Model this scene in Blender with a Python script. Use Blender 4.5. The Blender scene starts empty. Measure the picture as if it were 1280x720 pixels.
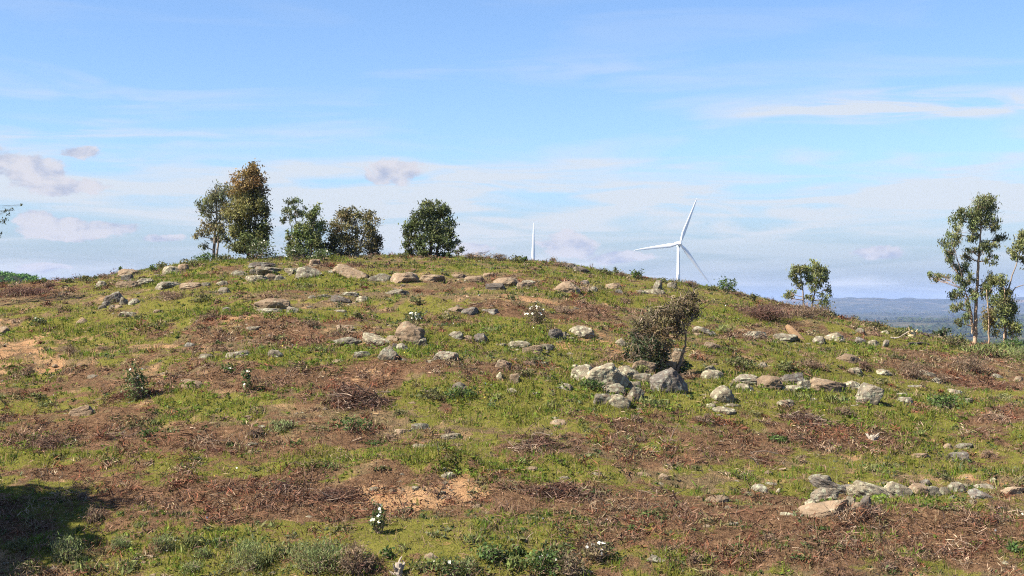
import bpy, math, random
import numpy as np

# ------------------------------------------------------------------ camera, world, sun, exposure
S = bpy.context.scene
C = S.collection
FOC = 1778.0                 # focal length in photograph pixels (50 mm on a 36 mm sensor)
HOR = 385.0                  # row of the true horizon in the photograph

cam = bpy.data.cameras.new('camera')
cam.lens = 50; cam.sensor_width = 36; cam.shift_y = 25 / 1280
cam.clip_start = 0.1; cam.clip_end = 40000
cam_o = bpy.data.objects.new('camera', cam)
cam_o.rotation_euler = (math.radians(90), 0, 0)
C.objects.link(cam_o); S.camera = cam_o

SUN_EL = math.radians(46); SUN_AZ = math.radians(20)      # the sun stands to the left, a touch behind the camera
sun_dir = np.array([-math.cos(SUN_EL) * math.cos(SUN_AZ), -math.cos(SUN_EL) * math.sin(SUN_AZ), math.sin(SUN_EL)])
sl = bpy.data.lights.new('sun', 'SUN'); sl.energy = 5.0; sl.angle = math.radians(0.5); sl.color = (1.0, 0.91, 0.75)
so = bpy.data.objects.new('sun', sl); C.objects.link(so)
from mathutils import Vector
so.rotation_euler = Vector(tuple(-sun_dir)).to_track_quat('-Z', 'Y').to_euler()
S.view_settings.view_transform = 'Standard'; S.view_settings.look = 'None'
S.view_settings.exposure = 1.55; S.view_settings.gamma = 1.0; S.view_settings.use_curve_mapping = False
S.cycles.volume_bounces = 0; S.cycles.max_bounces = 6; S.cycles.transparent_max_bounces = 8
S.cycles.use_denoising = False
S.render.filter_size = 1.1; S.cycles.filter_width = 1.1


class NT:
    """small helper that writes node trees"""
    def __init__(self, tree):
        self.t = tree; self.n = tree.nodes; self.l = tree.links
    def new(self, kind, **kw):
        nd = self.n.new(kind)
        for k, v in kw.items(): setattr(nd, k, v)
        return nd
    def put(self, sock, v):
        if isinstance(v, bpy.types.NodeSocket): self.l.new(v, sock)
        elif v is not None:
            if isinstance(v, (tuple, list)) and len(v) == 3 and sock.type == 'RGBA': v = (*v, 1)
            sock.default_value = v
    def math(self, op, a, b=None, c=None, clamp=False):
        nd = self.new('ShaderNodeMath', operation=op, use_clamp=clamp)
        self.put(nd.inputs[0], a); self.put(nd.inputs[1], b) if b is not None else None
        if c is not None: self.put(nd.inputs[2], c)
        return nd.outputs[0]
    def mix(self, f, a, b, blend='MIX'):
        nd = self.new('ShaderNodeMix', data_type='RGBA', blend_type=blend)
        self.put(nd.inputs['Factor'], f); self.put(nd.inputs[6], a); self.put(nd.inputs[7], b)
        return nd.outputs[2]
    def noise(self, vec, scale, detail=4, rough=0.55, dist=0.0):
        nd = self.new('ShaderNodeTexNoise')
        if vec is not None: self.put(nd.inputs['Vector'], vec)
        nd.inputs['Scale'].default_value = scale; nd.inputs['Detail'].default_value = detail
        nd.inputs['Roughness'].default_value = rough; nd.inputs['Distortion'].default_value = dist
        return nd.outputs['Fac']
    def smooth(self, v, a, b):
        nd = self.new('ShaderNodeMapRange', interpolation_type='SMOOTHSTEP')
        self.put(nd.inputs[0], v); nd.inputs[1].default_value = a; nd.inputs[2].default_value = b
        return nd.outputs[0]
    def mapping(self, vec, scale=(1, 1, 1), loc=(0, 0, 0), rot=(0, 0, 0)):
        nd = self.new('ShaderNodeMapping')
        self.put(nd.inputs[0], vec); nd.inputs[1].default_value = loc; nd.inputs[2].default_value = rot; nd.inputs[3].default_value = scale
        return nd.outputs[0]


def build_world():
    w = bpy.data.worlds.new('World'); S.world = w; w.use_nodes = True
    t = NT(w.node_tree); t.n.clear()
    sky = t.new('ShaderNodeTexSky', sky_type='NISHITA')
    sky.sun_disc = False; sky.sun_elevation = SUN_EL
    sky.sun_rotation = math.atan2(sun_dir[0], sun_dir[1])
    sky.altitude = 300; sky.air_density = 1.0; sky.dust_density = 0.35; sky.ozone_density = 2.2
    geo = t.new('ShaderNodeTexCoord')
    sep = t.new('ShaderNodeSeparateXYZ'); t.l.new(geo.outputs['Generated'], sep.inputs[0])
    x, y, z = sep.outputs
    az = t.math('ARCTAN2', x, y)                      # azimuth from straight ahead
    el = t.math('ARCSINE', z)                         # elevation
    comb = t.new('ShaderNodeCombineXYZ'); t.l.new(az, comb.inputs[0]); t.l.new(el, comb.inputs[1])
    ae = comb.outputs[0]
    base = t.mix(1.0, sky.outputs[0], SKY_TINT, 'MULTIPLY')
    base = t.mix(t.smooth(el, .115, .0), base, SKY_LOW)
    # thin cirrus drawn out in long level streaks
    st = t.mapping(ae, scale=(5.0, 42.0, 1), rot=(0, 0, math.radians(1.2)))
    n1 = t.noise(st, 1.0, 7, 0.52, 0.7)
    n2 = t.noise(t.mapping(ae, scale=(2.2, 9.0, 1), loc=(1.3, 0.15, 0)), 1.0, 3, 0.5)
    low = t.smooth(el, 0.19, 0.06)
    cirrus = t.math('MULTIPLY', t.smooth(t.math('ADD', n1, t.math('MULTIPLY_ADD', n2, 0.5, -0.25)), 0.45, 0.68), t.math('MULTIPLY_ADD', low, 1.0, 0.15))
    # two broad veils
    def gauss(cx, cy, rx, ry):
        a = t.math('DIVIDE', t.math('SUBTRACT', az, (cx - 640) / FOC), rx / FOC)
        b = t.math('DIVIDE', t.math('SUBTRACT', el, (HOR - cy) / FOC), ry / FOC)
        return t.math('SUBTRACT', 1.0, t.math('ADD', t.math('MULTIPLY', a, a), t.math('MULTIPLY', b, b)))
    veil = None
    for cx, cy, rx, ry, s in VEILS:
        g = t.math('MULTIPLY', t.math('MAXIMUM', gauss(cx, cy, rx, ry), 0.0), s)
        veil = g if veil is None else t.math('ADD', veil, g)
    wisp = t.noise(t.mapping(ae, scale=(9, 75, 1), rot=(0, 0, math.radians(1.5))), 1.0, 6, 0.55, 1.0)
    veil = t.math('MULTIPLY', veil, t.smooth(wisp, 0.34, 0.64))
    cirrus = t.math('ADD', cirrus, veil, clamp=True)
    col = t.mix(t.math('MULTIPLY', cirrus, 0.85), base, CIRRUS)
    # small fair weather cumulus low in the sky
    cn = t.noise(t.mapping(ae, scale=(34, 60, 1)), 1.0, 6, 0.58, 0.3)
    cn2 = t.noise(t.mapping(ae, scale=(90, 150, 1), loc=(3, 1, 0)), 1.0, 4, 0.6)
    g = None; shade = None
    for cx, cy, rx, ry, s in CUMULUS:
        q = t.math('MULTIPLY', gauss(cx, cy, rx * 1.25, ry * 1.25), 1.0)
        g = q if g is None else t.math('MAXIMUM', g, q)
    field = t.math('ADD', t.math('MULTIPLY', t.math('MAXIMUM', g, -1.0), 0.55), t.math('MULTIPLY_ADD', cn, 1.5, -0.75))
    field = t.math('ADD', field, t.math('MULTIPLY_ADD', cn2, 0.5, -0.25))
    dens = t.smooth(field, 0.16, 0.38)
    lit = t.noise(t.mapping(ae, scale=(34, 60, 1), loc=(-0.22, -0.42, 0)), 1.0, 6, 0.58, 0.3)   # the same field a little lower right: where it thins upward the puff is lit
    lf = t.smooth(t.math('SUBTRACT', cn, lit), -0.22, 0.12)
    ccol = t.mix(lf, CUM_SHADE, CUM_LIT)
    col = t.mix(t.math('MULTIPLY', dens, 0.92), col, ccol)
    bg = t.new('ShaderNodeBackground'); t.l.new(col, bg.inputs[0]); bg.inputs[1].default_value = 0.055
    out = t.new('ShaderNodeOutputWorld'); t.l.new(bg.outputs[0], out.inputs[0])


SKY_TINT = (.825, .965, 1.165)
SKY_LOW = (2.35, 2.8, 3.1)
CIRRUS = (4.75, 4.95, 5.15)
CUM_LIT = (4.75, 4.65, 4.9)
CUM_SHADE = (2.75, 3.1, 4.05)
VEILS = [(420, 212, 520, 20, .7), (60, 180, 260, 26, .5), (1180, 142, 330, 24, 1.5), (760, 92, 180, 22, .3), (950, 206, 380, 10, .6), (900, 265, 900, 44, 1.0), (620, 240, 900, 34, .8), (700, 315, 1000, 50, .5), (300, 180, 400, 16, .35)]
CUMULUS = [(12, 212, 46, 22, 1), (62, 222, 42, 18, 1), (96, 241, 64, 12, 1), (117, 199, 26, 9, 1), (490, 217, 44, 16, 1), (100, 294, 66, 15, 1), (62, 282, 24, 13, 1),
           (150, 288, 40, 9, 1), (702, 306, 34, 16, 1), (732, 312, 18, 13, 1), (70, 338, 30, 7, 1), (590, 312, 36, 8, 1), (1090, 318, 36, 9, 1), (770, 322, 40, 9, 1), (210, 300, 30, 6, 1)]
build_world()

# ------------------------------------------------------------------ helpers
rng = np.random.default_rng(7)


def hash2(ix, iy, seed):
    h = (ix.astype(np.int64) * 374761393 + iy.astype(np.int64) * 668265263 + seed * 974634777) & 0x7fffffff
    h = ((h ^ (h >> 13)) * 1274126177) & 0x7fffffff
    h = h ^ (h >> 16)
    return (h & 0xffff) / 65535.0


def vnoise(x, y, seed=0):
    ix = np.floor(x); iy = np.floor(y); fx = x - ix; fy = y - iy
    fx = fx * fx * fx * (fx * (fx * 6 - 15) + 10); fy = fy * fy * fy * (fy * (fy * 6 - 15) + 10)
    a = hash2(ix, iy, seed); b = hash2(ix + 1, iy, seed); c = hash2(ix, iy + 1, seed); d = hash2(ix + 1, iy + 1, seed)
    return (a * (1 - fx) + b * fx) * (1 - fy) + (c * (1 - fx) + d * fx) * fy


def fbm(x, y, seed=0, octv=4, gain=0.5):
    s = 0; a = 1; n = 0
    for i in range(octv):
        s = s + a * vnoise(x * 2 ** i + 17.3 * i, y * 2 ** i - 9.1 * i, seed + i); n += a; a *= gain
    return s / n


def np_mesh(name, verts, faces, mats, tint=None, smooth=False, mat_idx=None):
    """verts (n,3), faces (m,k) with one k for all, tint (n,3) optional"""
    verts = np.asarray(verts, np.float32); faces = np.asarray(faces, np.int32)
    me = bpy.data.meshes.new(name)
    m, k = faces.shape
    me.vertices.add(len(verts)); me.vertices.foreach_set('co', verts.ravel())
    me.loops.add(m * k); me.loops.foreach_set('vertex_index', faces.ravel())
    me.polygons.add(m); me.polygons.foreach_set('loop_start', np.arange(0, m * k, k, dtype=np.int32))
    me.polygons.foreach_set('loop_total', np.full(m, k, np.int32))
    me.polygons.foreach_set('use_smooth', np.full(m, smooth, bool))
    if tint is not None:
        at = me.attributes.new('tint', 'FLOAT_COLOR', 'POINT')
        at.data.foreach_set('color', np.c_[np.asarray(tint, np.float32), np.ones(len(verts), np.float32)].ravel())
    for q in (mats if isinstance(mats, (list, tuple)) else [mats]): me.materials.append(q)
    if mat_idx is not None: me.polygons.foreach_set('material_index', np.asarray(mat_idx, np.int32))
    me.update(); me.validate()
    return me


def link(name, me, parent=None, loc=None):
    o = bpy.data.objects.new(name, me); C.objects.link(o)
    if parent is not None: o.parent = parent
    if loc is not None: o.location = loc
    return o


def tag(o, label=None, cat=None, group=None, kind=None):
    if label: o['label'] = label
    if cat: o['category'] = cat
    if group: o['group'] = group
    if kind: o['kind'] = kind
    return o


def thing(name, loc, label, cat, group=None):
    o = bpy.data.objects.new(name, None); C.objects.link(o); o.location = loc; o.empty_display_size = 0.2
    return tag(o, label, cat, group)


class Geo:
    """collects quads/tris (as quads) with tints into one mesh"""
    def __init__(self): self.v = []; self.f = []; self.t = []; self.n = 0
    def add(self, v, f, t):
        v = np.asarray(v, float).reshape(-1, 3); f = np.asarray(f, int)
        self.v.append(v); self.f.append(f + self.n); self.n += len(v)
        t = np.asarray(t, float)
        self.t.append(np.broadcast_to(t, (len(v), 3)) if t.ndim == 1 else t)
    def tube(self, pts, rad, col, sides=6):
        pts = np.asarray(pts, float); k = len(pts); rad = np.broadcast_to(rad, (k,))
        d = np.gradient(pts, axis=0); d /= np.linalg.norm(d, axis=1)[:, None] + 1e-9
        up = np.array([0.31, 0.87, 0.12]); a = np.cross(d, up); a /= np.linalg.norm(a, axis=1)[:, None] + 1e-9
        b = np.cross(d, a); th = np.arange(sides) / sides * 2 * np.pi
        v = pts[:, None] + rad[:, None, None] * (np.cos(th)[None, :, None] * a[:, None] + np.sin(th)[None, :, None] * b[:, None])
        f = []
        for i in range(k - 1):
            for j in range(sides):
                q = (j + 1) % sides
                f.append((i * sides + j, i * sides + q, (i + 1) * sides + q, (i + 1) * sides + j))
        for ring in (0, k - 1):                      # close both ends
            for j in range(0, sides - 2, 2):
                f.append((ring * sides, ring * sides + j + 1, ring * sides + j + 2, ring * sides + (j + 3) % sides))
        self.add(v.reshape(-1, 3), f, col)
    def leaves(self, p, L, W, col, droop=0.5, jit=0.25, rg=None):
        """diamond leaves at points p (n,3); L, W arrays or floats; col (3,) or (n,3)"""
        rg = rg or rng; n = len(p)
        if n == 0: return
        d = rg.normal(size=(n, 3)); d[:, 2] -= droop * 1.6; d /= np.linalg.norm(d, axis=1)[:, None] + 1e-9
        s = np.cross(d, rg.normal(size=(n, 3))); s /= np.linalg.norm(s, axis=1)[:, None] + 1e-9
        L = np.broadcast_to(L, (n,)) * rg.uniform(.7, 1.3, n); W = np.broadcast_to(W, (n,)) * rg.uniform(.7, 1.3, n)
        a = p - d * (L * .5)[:, None]; b = p + d * (L * .5)[:, None]; m = p - d * (L * .08)[:, None]
        v = np.stack([a, m + s * (W * .5)[:, None], b, m - s * (W * .5)[:, None]], 1).reshape(-1, 3)
        col = np.broadcast_to(np.asarray(col, float), (n, 3)) * rg.uniform(1 - jit, 1 + jit, (n, 1)) * rg.uniform(.93, 1.07, (n, 3))
        self.add(v, np.arange(4 * n).reshape(-1, 4), np.repeat(col, 4, 0))
    def ribbons(self, p0, p1, w, col, sag=0.15, rg=None, jit=.3):
        """two-segment twigs from p0 to p1, as flat ribbons turned at random"""
        rg = rg or rng; n = len(p0)
        if n == 0: return
        d = p1 - p0; ln = np.linalg.norm(d, axis=1)[:, None] + 1e-9
        s = np.cross(d / ln, rg.normal(size=(n, 3))); s /= np.linalg.norm(s, axis=1)[:, None] + 1e-9
        w = (np.broadcast_to(w, (n,)) * rg.uniform(.6, 1.4, n))[:, None] * .5
        m = (p0 + p1) / 2 + rg.normal(size=(n, 3)) * ln * sag * .6
        v = np.stack([p0 - s * w, p0 + s * w, m + s * w * .8, m - s * w * .8, p1 + s * w * .35, p1 - s * w * .35], 1).reshape(-1, 3)
        i = np.arange(n)[:, None] * 6
        f = np.concatenate([i + np.array([[0, 1, 2, 3]]), i + np.array([[3, 2, 4, 5]])], 0)
        col = np.broadcast_to(np.asarray(col, float), (n, 3)) * rg.uniform(1 - jit, 1 + jit, (n, 1))
        self.add(v, f, np.repeat(col, 6, 0))
    def blades(self, p, h, w, col, lean=.35, jit=.25, rg=None):
        """single bent grass blades"""
        rg = rg or rng; n = len(p)
        if n == 0: return
        th = rg.uniform(0, 2 * np.pi, n); ph = rg.uniform(0, 2 * np.pi, n)
        s = np.c_[np.cos(th), np.sin(th), np.zeros(n)] * (np.broadcast_to(w, (n,)) * .5)[:, None]
        h = np.broadcast_to(h, (n,)) * rg.uniform(.55, 1.3, n); le = h * np.abs(rg.normal(0, lean, n))
        tip = p + np.c_[np.cos(ph) * le, np.sin(ph) * le, np.sqrt(np.maximum(h ** 2 - le ** 2, .05 * h ** 2))]
        mid = p + (tip - p) * .55 + np.c_[np.zeros(n), np.zeros(n), h * .10]
        v = np.stack([p - s, p + s, mid + s * .75, tip, mid - s * .75], 1)
        v = np.stack([p - s, p + s, mid + s * .7, tip], 1).reshape(-1, 3)
        col = np.broadcast_to(np.asarray(col, float), (n, 3)) * rg.uniform(1 - jit, 1 + jit, (n, 1)) * rg.uniform(.92, 1.08, (n, 3))
        self.add(v, np.arange(4 * n).reshape(-1, 4), np.repeat(col, 4, 0))
    def mesh(self, name, mat, origin=(0, 0, 0), smooth=False):
        v = np.concatenate(self.v) - np.asarray(origin, float)
        return np_mesh(name, v, np.concatenate(self.f), mat, np.concatenate(self.t), smooth)


# ------------------------------------------------------------------ materials
def mat(name):
    m = bpy.data.materials.new(name); m.use_nodes = True
    t = NT(m.node_tree); t.n.clear()
    out = t.new('ShaderNodeOutputMaterial')
    return m, t, out


def principled(t, col, rough, bump=None, bstr=.4, bdist=.02, spec=.3):
    p = t.new('ShaderNodeBsdfPrincipled'); t.put(p.inputs['Base Color'], col); t.put(p.inputs['Roughness'], rough)
    p.inputs['Specular IOR Level'].default_value = spec
    if bump is not None:
        b = t.new('ShaderNodeBump'); b.inputs['Strength'].default_value = bstr; b.inputs['Distance'].default_value = bdist
        t.l.new(bump, b.inputs['Height']); t.l.new(b.outputs[0], p.inputs['Normal'])
    return p


def tint_mat(name, rough=.6, trans=.0, spec=.25, vary=.25, scale=3.0):
    """colour from the mesh's own per-leaf or per-twig tint"""
    m, t, out = mat(name)
    a = t.new('ShaderNodeAttribute', attribute_name='tint')
    tc = t.new('ShaderNodeTexCoord')
    n = t.noise(tc.outputs['Object'], scale, 3)
    f = t.math('MULTIPLY_ADD', n, 2 * vary, 1 - vary)
    vm = t.new('ShaderNodeVectorMath', operation='SCALE'); t.l.new(a.outputs['Color'], vm.inputs[0]); t.l.new(f, vm.inputs['Scale'])
    p = principled(t, vm.outputs[0], rough, spec=spec)
    if trans > 0:
        tr = t.new('ShaderNodeBsdfTranslucent'); t.l.new(vm.outputs[0], tr.inputs[0])
        mx = t.new('ShaderNodeMixShader'); mx.inputs[0].default_value = trans
        t.l.new(p.outputs[0], mx.inputs[1]); t.l.new(tr.outputs[0], mx.inputs[2]); t.l.new(mx.outputs[0], out.inputs[0])
    else: t.l.new(p.outputs[0], out.inputs[0])
    return m


M_LEAF = tint_mat('leaf', .6, .28, .12)
M_GRASS = tint_mat('grass_blade', .8, .35, .03, .3, .8)
M_TWIG = tint_mat('twig', .9, 0, .02, .25, 6)
M_BARK = tint_mat('bark', .9, 0, .15, .35, 9)
M_PETAL = tint_mat('petal', .6, .25, .2, .05)
M_FARLEAF = tint_mat('distant_foliage', .8, .15, .1, .2, .02)


def ground_mat():
    m, t, out = mat('hillside_earth')
    a = t.new('ShaderNodeAttribute', attribute_name='tint')
    sp = t.new('ShaderNodeSeparateColor'); t.l.new(a.outputs['Color'], sp.inputs[0])
    gr, br, so_ = sp.outputs
    tc = t.new('ShaderNodeTexCoord'); P = tc.outputs['Object']
    f1 = t.noise(P, 9, 6, .65); f2 = t.noise(P, 40, 4, .6); f3 = t.noise(P, 2.0, 4, .6); f4 = t.noise(P, 120, 3, .6)
    soil = t.mix(t.smooth(f3, .3, .7), (.25, .140, .072), (.34, .215, .120))
    soil = t.mix(t.math('MULTIPLY', t.smooth(f2, .45, .7), .5), soil, (.17, .085, .045))
    soil = t.mix(t.math('MULTIPLY', t.smooth(f4, .60, .72), .6), soil, (.42, .32, .22))
    litter = t.mix(t.smooth(f1, .32, .68), (.040, .022, .013), (.150, .088, .050))
    litter = t.mix(t.math('MULTIPLY', t.smooth(f4, .52, .66), .8), litter, (.27, .18, .12))
    litter = t.mix(t.math('MULTIPLY', t.smooth(f2, .54, .68), .8), litter, (.035, .020, .015))
    turf = t.mix(t.smooth(f1, .3, .7), (.090, .094, .020), (.15, .138, .034))
    turf = t.mix(t.math('MULTIPLY', t.smooth(f2, .5, .75), .45), turf, (.17, .125, .065))
    j = t.math('MULTIPLY_ADD', f1, .9, -.45); j2 = t.math('MULTIPLY_ADD', f2, .8, -.4)
    wob = t.math('ADD', j, j2)
    dull = t.mix(t.smooth(f2, .35, .65), (.085, .064, .036), (.17, .125, .070))
    dull = t.mix(t.math('MULTIPLY', t.smooth(f3, .48, .7), .7), dull, soil)
    c = t.mix(t.smooth(t.math('ADD', gr, wob), .38, .54), dull, turf)
    c = t.mix(t.smooth(t.math('ADD', br, wob), .40, .58), c, litter)
    c = t.mix(t.smooth(t.math('ADD', so_, wob), .46, .62), c, soil)
    h = t.math('ADD', t.math('MULTIPLY', f1, .6), t.math('MULTIPLY', f2, .4))
    p = principled(t, c, 1.0, h, 1.0, .10, 0.0)
    t.l.new(p.outputs[0], out.inputs[0])
    return m


def rock_mat(name, lo, hi, warm, lich_amt, lich, dark):
    m, t, out = mat(name)
    tc = t.new('ShaderNodeTexCoord'); oi = t.new('ShaderNodeObjectInfo')
    off = t.new('ShaderNodeCombineXYZ')
    for i, k in enumerate((37., 91., 53.)): t.l.new(t.math('MULTIPLY', oi.outputs['Random'], k), off.inputs[i])
    va = t.new('ShaderNodeVectorMath', operation='ADD'); t.l.new(tc.outputs['Object'], va.inputs[0]); t.l.new(off.outputs[0], va.inputs[1])
    P = va.outputs[0]
    big = t.noise(P, 3.5, 5, .6, .4); mid = t.noise(P, 13, 5, .62); fine = t.noise(P, 60, 4, .65)
    lay = t.noise(t.mapping(P, scale=(3, 3, 26), rot=(.25, .15, 0)), 1.0, 4, .6)
    c = t.mix(t.smooth(big, .32, .68), lo, hi)
    c = t.mix(t.math('MULTIPLY', t.smooth(mid, .42, .72), .6), c, warm)
    c = t.mix(t.math('MULTIPLY', t.smooth(lay, .58, .72), .55), c, dark)
    c = t.mix(t.math('MULTIPLY', t.smooth(fine, .56, .72), .5), c, dark)
    vor = t.new('ShaderNodeTexVoronoi', feature='F1'); t.l.new(P, vor.inputs['Vector']); vor.inputs['Scale'].default_value = 11
    spots = t.smooth(t.math('ADD', vor.outputs['Distance'], t.math('MULTIPLY_ADD', fine, .5, -.25)), .48, .26)
    lm = t.math('MULTIPLY', spots, t.smooth(t.math('ADD', big, t.math('MULTIPLY_ADD', mid, .4, -.2)), .62 - lich_amt * .35, .76 - lich_amt * .35))
    c = t.mix(t.math('MULTIPLY', lm, .85), c, lich)
    v = t.math('MULTIPLY_ADD', oi.outputs['Random'], .35, .82)
    hs = t.new('ShaderNodeHueSaturation'); t.l.new(c, hs.inputs['Color']); t.l.new(v, hs.inputs['Value'])
    h = t.math('ADD', t.math('MULTIPLY', mid, .5), t.math('ADD', t.math('MULTIPLY', fine, .25), t.math('MULTIPLY', lay, .4)))
    p = principled(t, hs.outputs[0], .95, h, .9, .06, .04)
    t.l.new(p.outputs[0], out.inputs[0])
    return m


ROCK = {
    'g': rock_mat('grey_stone', (.105, .095, .076), (.185, .164, .130), (.185, .125, .08), .75, (.27, .27, .20), (.06, .05, .04)),
    'o': rock_mat('ochre_stone', (.165, .118, .080), (.235, .174, .120), (.15, .12, .09), .35, (.27, .25, .18), (.085, .055, .035)),
    'd': rock_mat('slate_stone', (.085, .075, .068), (.150, .135, .120), (.13, .09, .06), .55, (.23, .23, .19), (.035, .03, .025)),
    'w': rock_mat('lichened_stone', (.135, .118, .088), (.215, .188, .138), (.17, .12, .08), .85, (.345, .335, .235), (.07, .055, .042)),
}


def plain_mat(name, col, rough, vary=.1, scale=2.0, spec=.4):
    m, t, out = mat(name)
    tc = t.new('ShaderNodeTexCoord'); n = t.noise(tc.outputs['Object'], scale, 4)
    c = t.mix(n, tuple(x * (1 - vary) for x in col), tuple(x * (1 + vary) for x in col))
    p = principled(t, c, rough, spec=spec); t.l.new(p.outputs[0], out.inputs[0])
    return m


M_WHITE = plain_mat('white_turbine_paint', (.82, .82, .81), .45, .02, .2)
M_GREY = plain_mat('grey_turbine_metal', (.33, .40, .42), .4, .06, .5)
M_WALL = plain_mat('white_limewash', (.8, .78, .74), .8, .04)
M_ROOF = plain_mat('clay_roof', (.36, .15, .09), .8, .2, 1.5)


def wood_mat(name, a, b, dark):
    m, t, out = mat(name)
    tc = t.new('ShaderNodeTexCoord')
    n = t.noise(t.mapping(tc.outputs['Object'], scale=(4, 30, 30)), 1.0, 5, .6, .5); n2 = t.noise(tc.outputs['Object'], 5, 4)
    c = t.mix(n, a, b); c = t.mix(t.math('MULTIPLY', t.smooth(n2, .5, .7), .6), c, dark)
    p = principled(t, c, .85, n, .6, .02, .15); t.l.new(p.outputs[0], out.inputs[0])
    return m


M_LOG = wood_mat('split_orange_wood', (.20, .122, .066), (.28, .18, .105), (.19, .11, .06))
M_BLEACH = wood_mat('bleached_wood', (.25, .205, .165), (.36, .315, .26), (.11, .085, .065))
M_STUMP = wood_mat('pale_cut_wood', (.36, .28, .16), (.46, .37, .22), (.20, .13, .07))
M_DARKWOOD = wood_mat('charred_wood', (.06, .045, .04), (.10, .08, .07), (.03, .025, .02))

# ------------------------------------------------------------------ the terrain
CREST = np.array([(-600, 372), (-200, 364), (0, 358), (70, 353), (110, 350), (150, 341), (180, 338), (220, 332), (260, 328), (300, 326), (350, 323), (400, 321), (500, 321), (550, 322),
                  (600, 324), (640, 326), (680, 329), (720, 334), (760, 342), (800, 348), (850, 356), (880, 360), (920, 367), (950, 375), (1000, 386), (1040, 397), (1080, 404),
                  (1120, 413), (1160, 421), (1200, 429), (1240, 434), (1280, 438), (1500, 448), (1900, 460)], float)
Y0, Z0 = 16.0, -3.35


def crest_of(px):
    c = 0
    for d, w in ((-24, .25), (0, .5), (24, .25)): c = c + w * np.interp(px + d, CREST[:, 0], CREST[:, 1])
    return c


def ycrest(px): return np.interp(px, [-600, 800, 1280, 1900], [62, 61, 54, 50])


def z_base(X, Y):
    X = np.asarray(X, float); Y = np.asarray(Y, float)
    px = 640 + FOC * X / np.maximum(Y, 12.0)
    yc = ycrest(px); sc = (HOR - crest_of(px)) / FOC; zc = sc * yc
    L = yc - Y0; t = np.clip((Y - Y0) / L, 0, 1)
    m0 = 1.35 * (zc - Z0) / L
    h = (2 * t ** 3 - 3 * t ** 2 + 1) * Z0 + (t ** 3 - 2 * t ** 2 + t) * L * m0 + (-2 * t ** 3 + 3 * t ** 2) * zc + (t ** 3 - t ** 2) * L * sc
    over = np.maximum(Y - yc, 0); h = h + sc * over - .0045 * over ** 2
    k = np.clip((Y0 - Y) / Y0, 0, 1); k2 = k * k * (3 - 2 * k)
    h = h - m0 * np.maximum(Y0 - Y, 0) * (1 - k2) * np.clip(1 - k, 0, 1)
    return np.where(Y < Y0, h * (1 - k2) + (-1.65) * k2, h)


BANKS = [(-1.72, 21.55, .75, .20), (-.88, 21.8, .34, .20), (-3.1, 21.7, .6, .10), (-7.2, 33.5, 1.0, .16), (.5, 47, 1.3, .14), (1.0, 22.0, .9, .10), (7.0, 22.0, 1.2, .10), (4.9, 19.2, 1.4, .12), (-3.0, 31.5, 1.6, .12), (9.5, 21.5, 1., .12)]


def relief(X, Y):
    px = 640 + FOC * X / np.maximum(Y, 12.0)
    fade = np.clip(np.abs(Y - ycrest(px)) / 14, .18, 1)
    warp = fbm(X * .12, Y * .12, 5, 3) * 5
    r = (fbm(X * .17, Y * .26, 11, 3) - .5) * .55 + (fbm(X * .7, Y * .9, 23, 3) - .5) * .26 + (fbm(X * 2.6, Y * 2.6, 37, 2) - .5) * .07
    r = r + .07 * np.sin(Y * 1.25 + warp)
    for bx, by, bw, bh in BANKS:              # small cut banks of bare earth with a steep face downhill
        dy = (Y - by); r = r + bh * np.exp(-((X - bx) / bw) ** 4) * np.exp(-np.where(dy < 0, dy / .22, dy / 1.1) ** 2) * (.7 + .6 * fbm(X * 2.2, Y * 2, 91, 2))
    return r * fade * np.clip((Y - 6) / 8, 0, 1)


def ground_z(X, Y): return z_base(X, Y) + relief(X, Y)


def rowof(Y, z): return HOR - FOC * z / Y


def ground_at(px, row):
    """the point of the hillside where the line of sight through a photograph pixel meets it"""
    u = (px - 640) / FOC; yc = float(ycrest(px))
    Y = np.linspace(14.5, yc + 2, 520); z = ground_z(u * Y, Y); r = rowof(Y, z)
    run = np.minimum.accumulate(r)
    ok = np.nonzero(run <= row)[0]
    i = ok[0] if len(ok) else int(np.argmin(r[:-20]))
    if len(ok) and i > 0 and r[i - 1] > row:
        f = (r[i - 1] - row) / (r[i - 1] - r[i] + 1e-9); y = Y[i - 1] + f * (Y[i] - Y[i - 1])
    else: y = Y[i]
    return np.array([u * y, y, float(ground_z(np.array([u * y]), np.array([y]))[0])])


GREEN = [(760, 500, 150, 42, .9), (1000, 503, 80, 24, .9), (590, 428, 130, 24, .6), (230, 572, 240, 14, .9), (300, 668, 220, 42, .7), (560, 678, 130, 26, .7), (240, 385, 50, 13, .8), (430, 345, 80, 9, .7),
         (560, 335, 90, 8, .6), (740, 362, 100, 16, .7), (900, 395, 80, 16, .7), (1200, 512, 70, 24, .7), (1120, 548, 120, 24, .8), (1150, 578, 90, 14, .6), (200, 512, 140, 12, .8), (100, 398, 130, 16, .6),
         (520, 562, 170, 20, .8), (700, 588, 130, 14, .7), (1110, 442, 70, 12, .6), (640, 660, 130, 16, .6), (760, 664, 120, 14, .6), (430, 455, 110, 18, .5), (600, 500, 70, 24, .7), (440, 395, 170, 13, .6),
         (50, 610, 90, 30, .5), (900, 445, 120, 20, .5), (620, 700, 200, 26, .6), (1000, 460, 100, 16, .5), (200, 360, 110, 10, .4), (1010, 520, 60, 12, .5), (120, 640, 120, 40, .4), (860, 690, 90, 14, .4), (820, 510, 60, 18, .6), (1110, 500, 50, 18, .6)]
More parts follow.
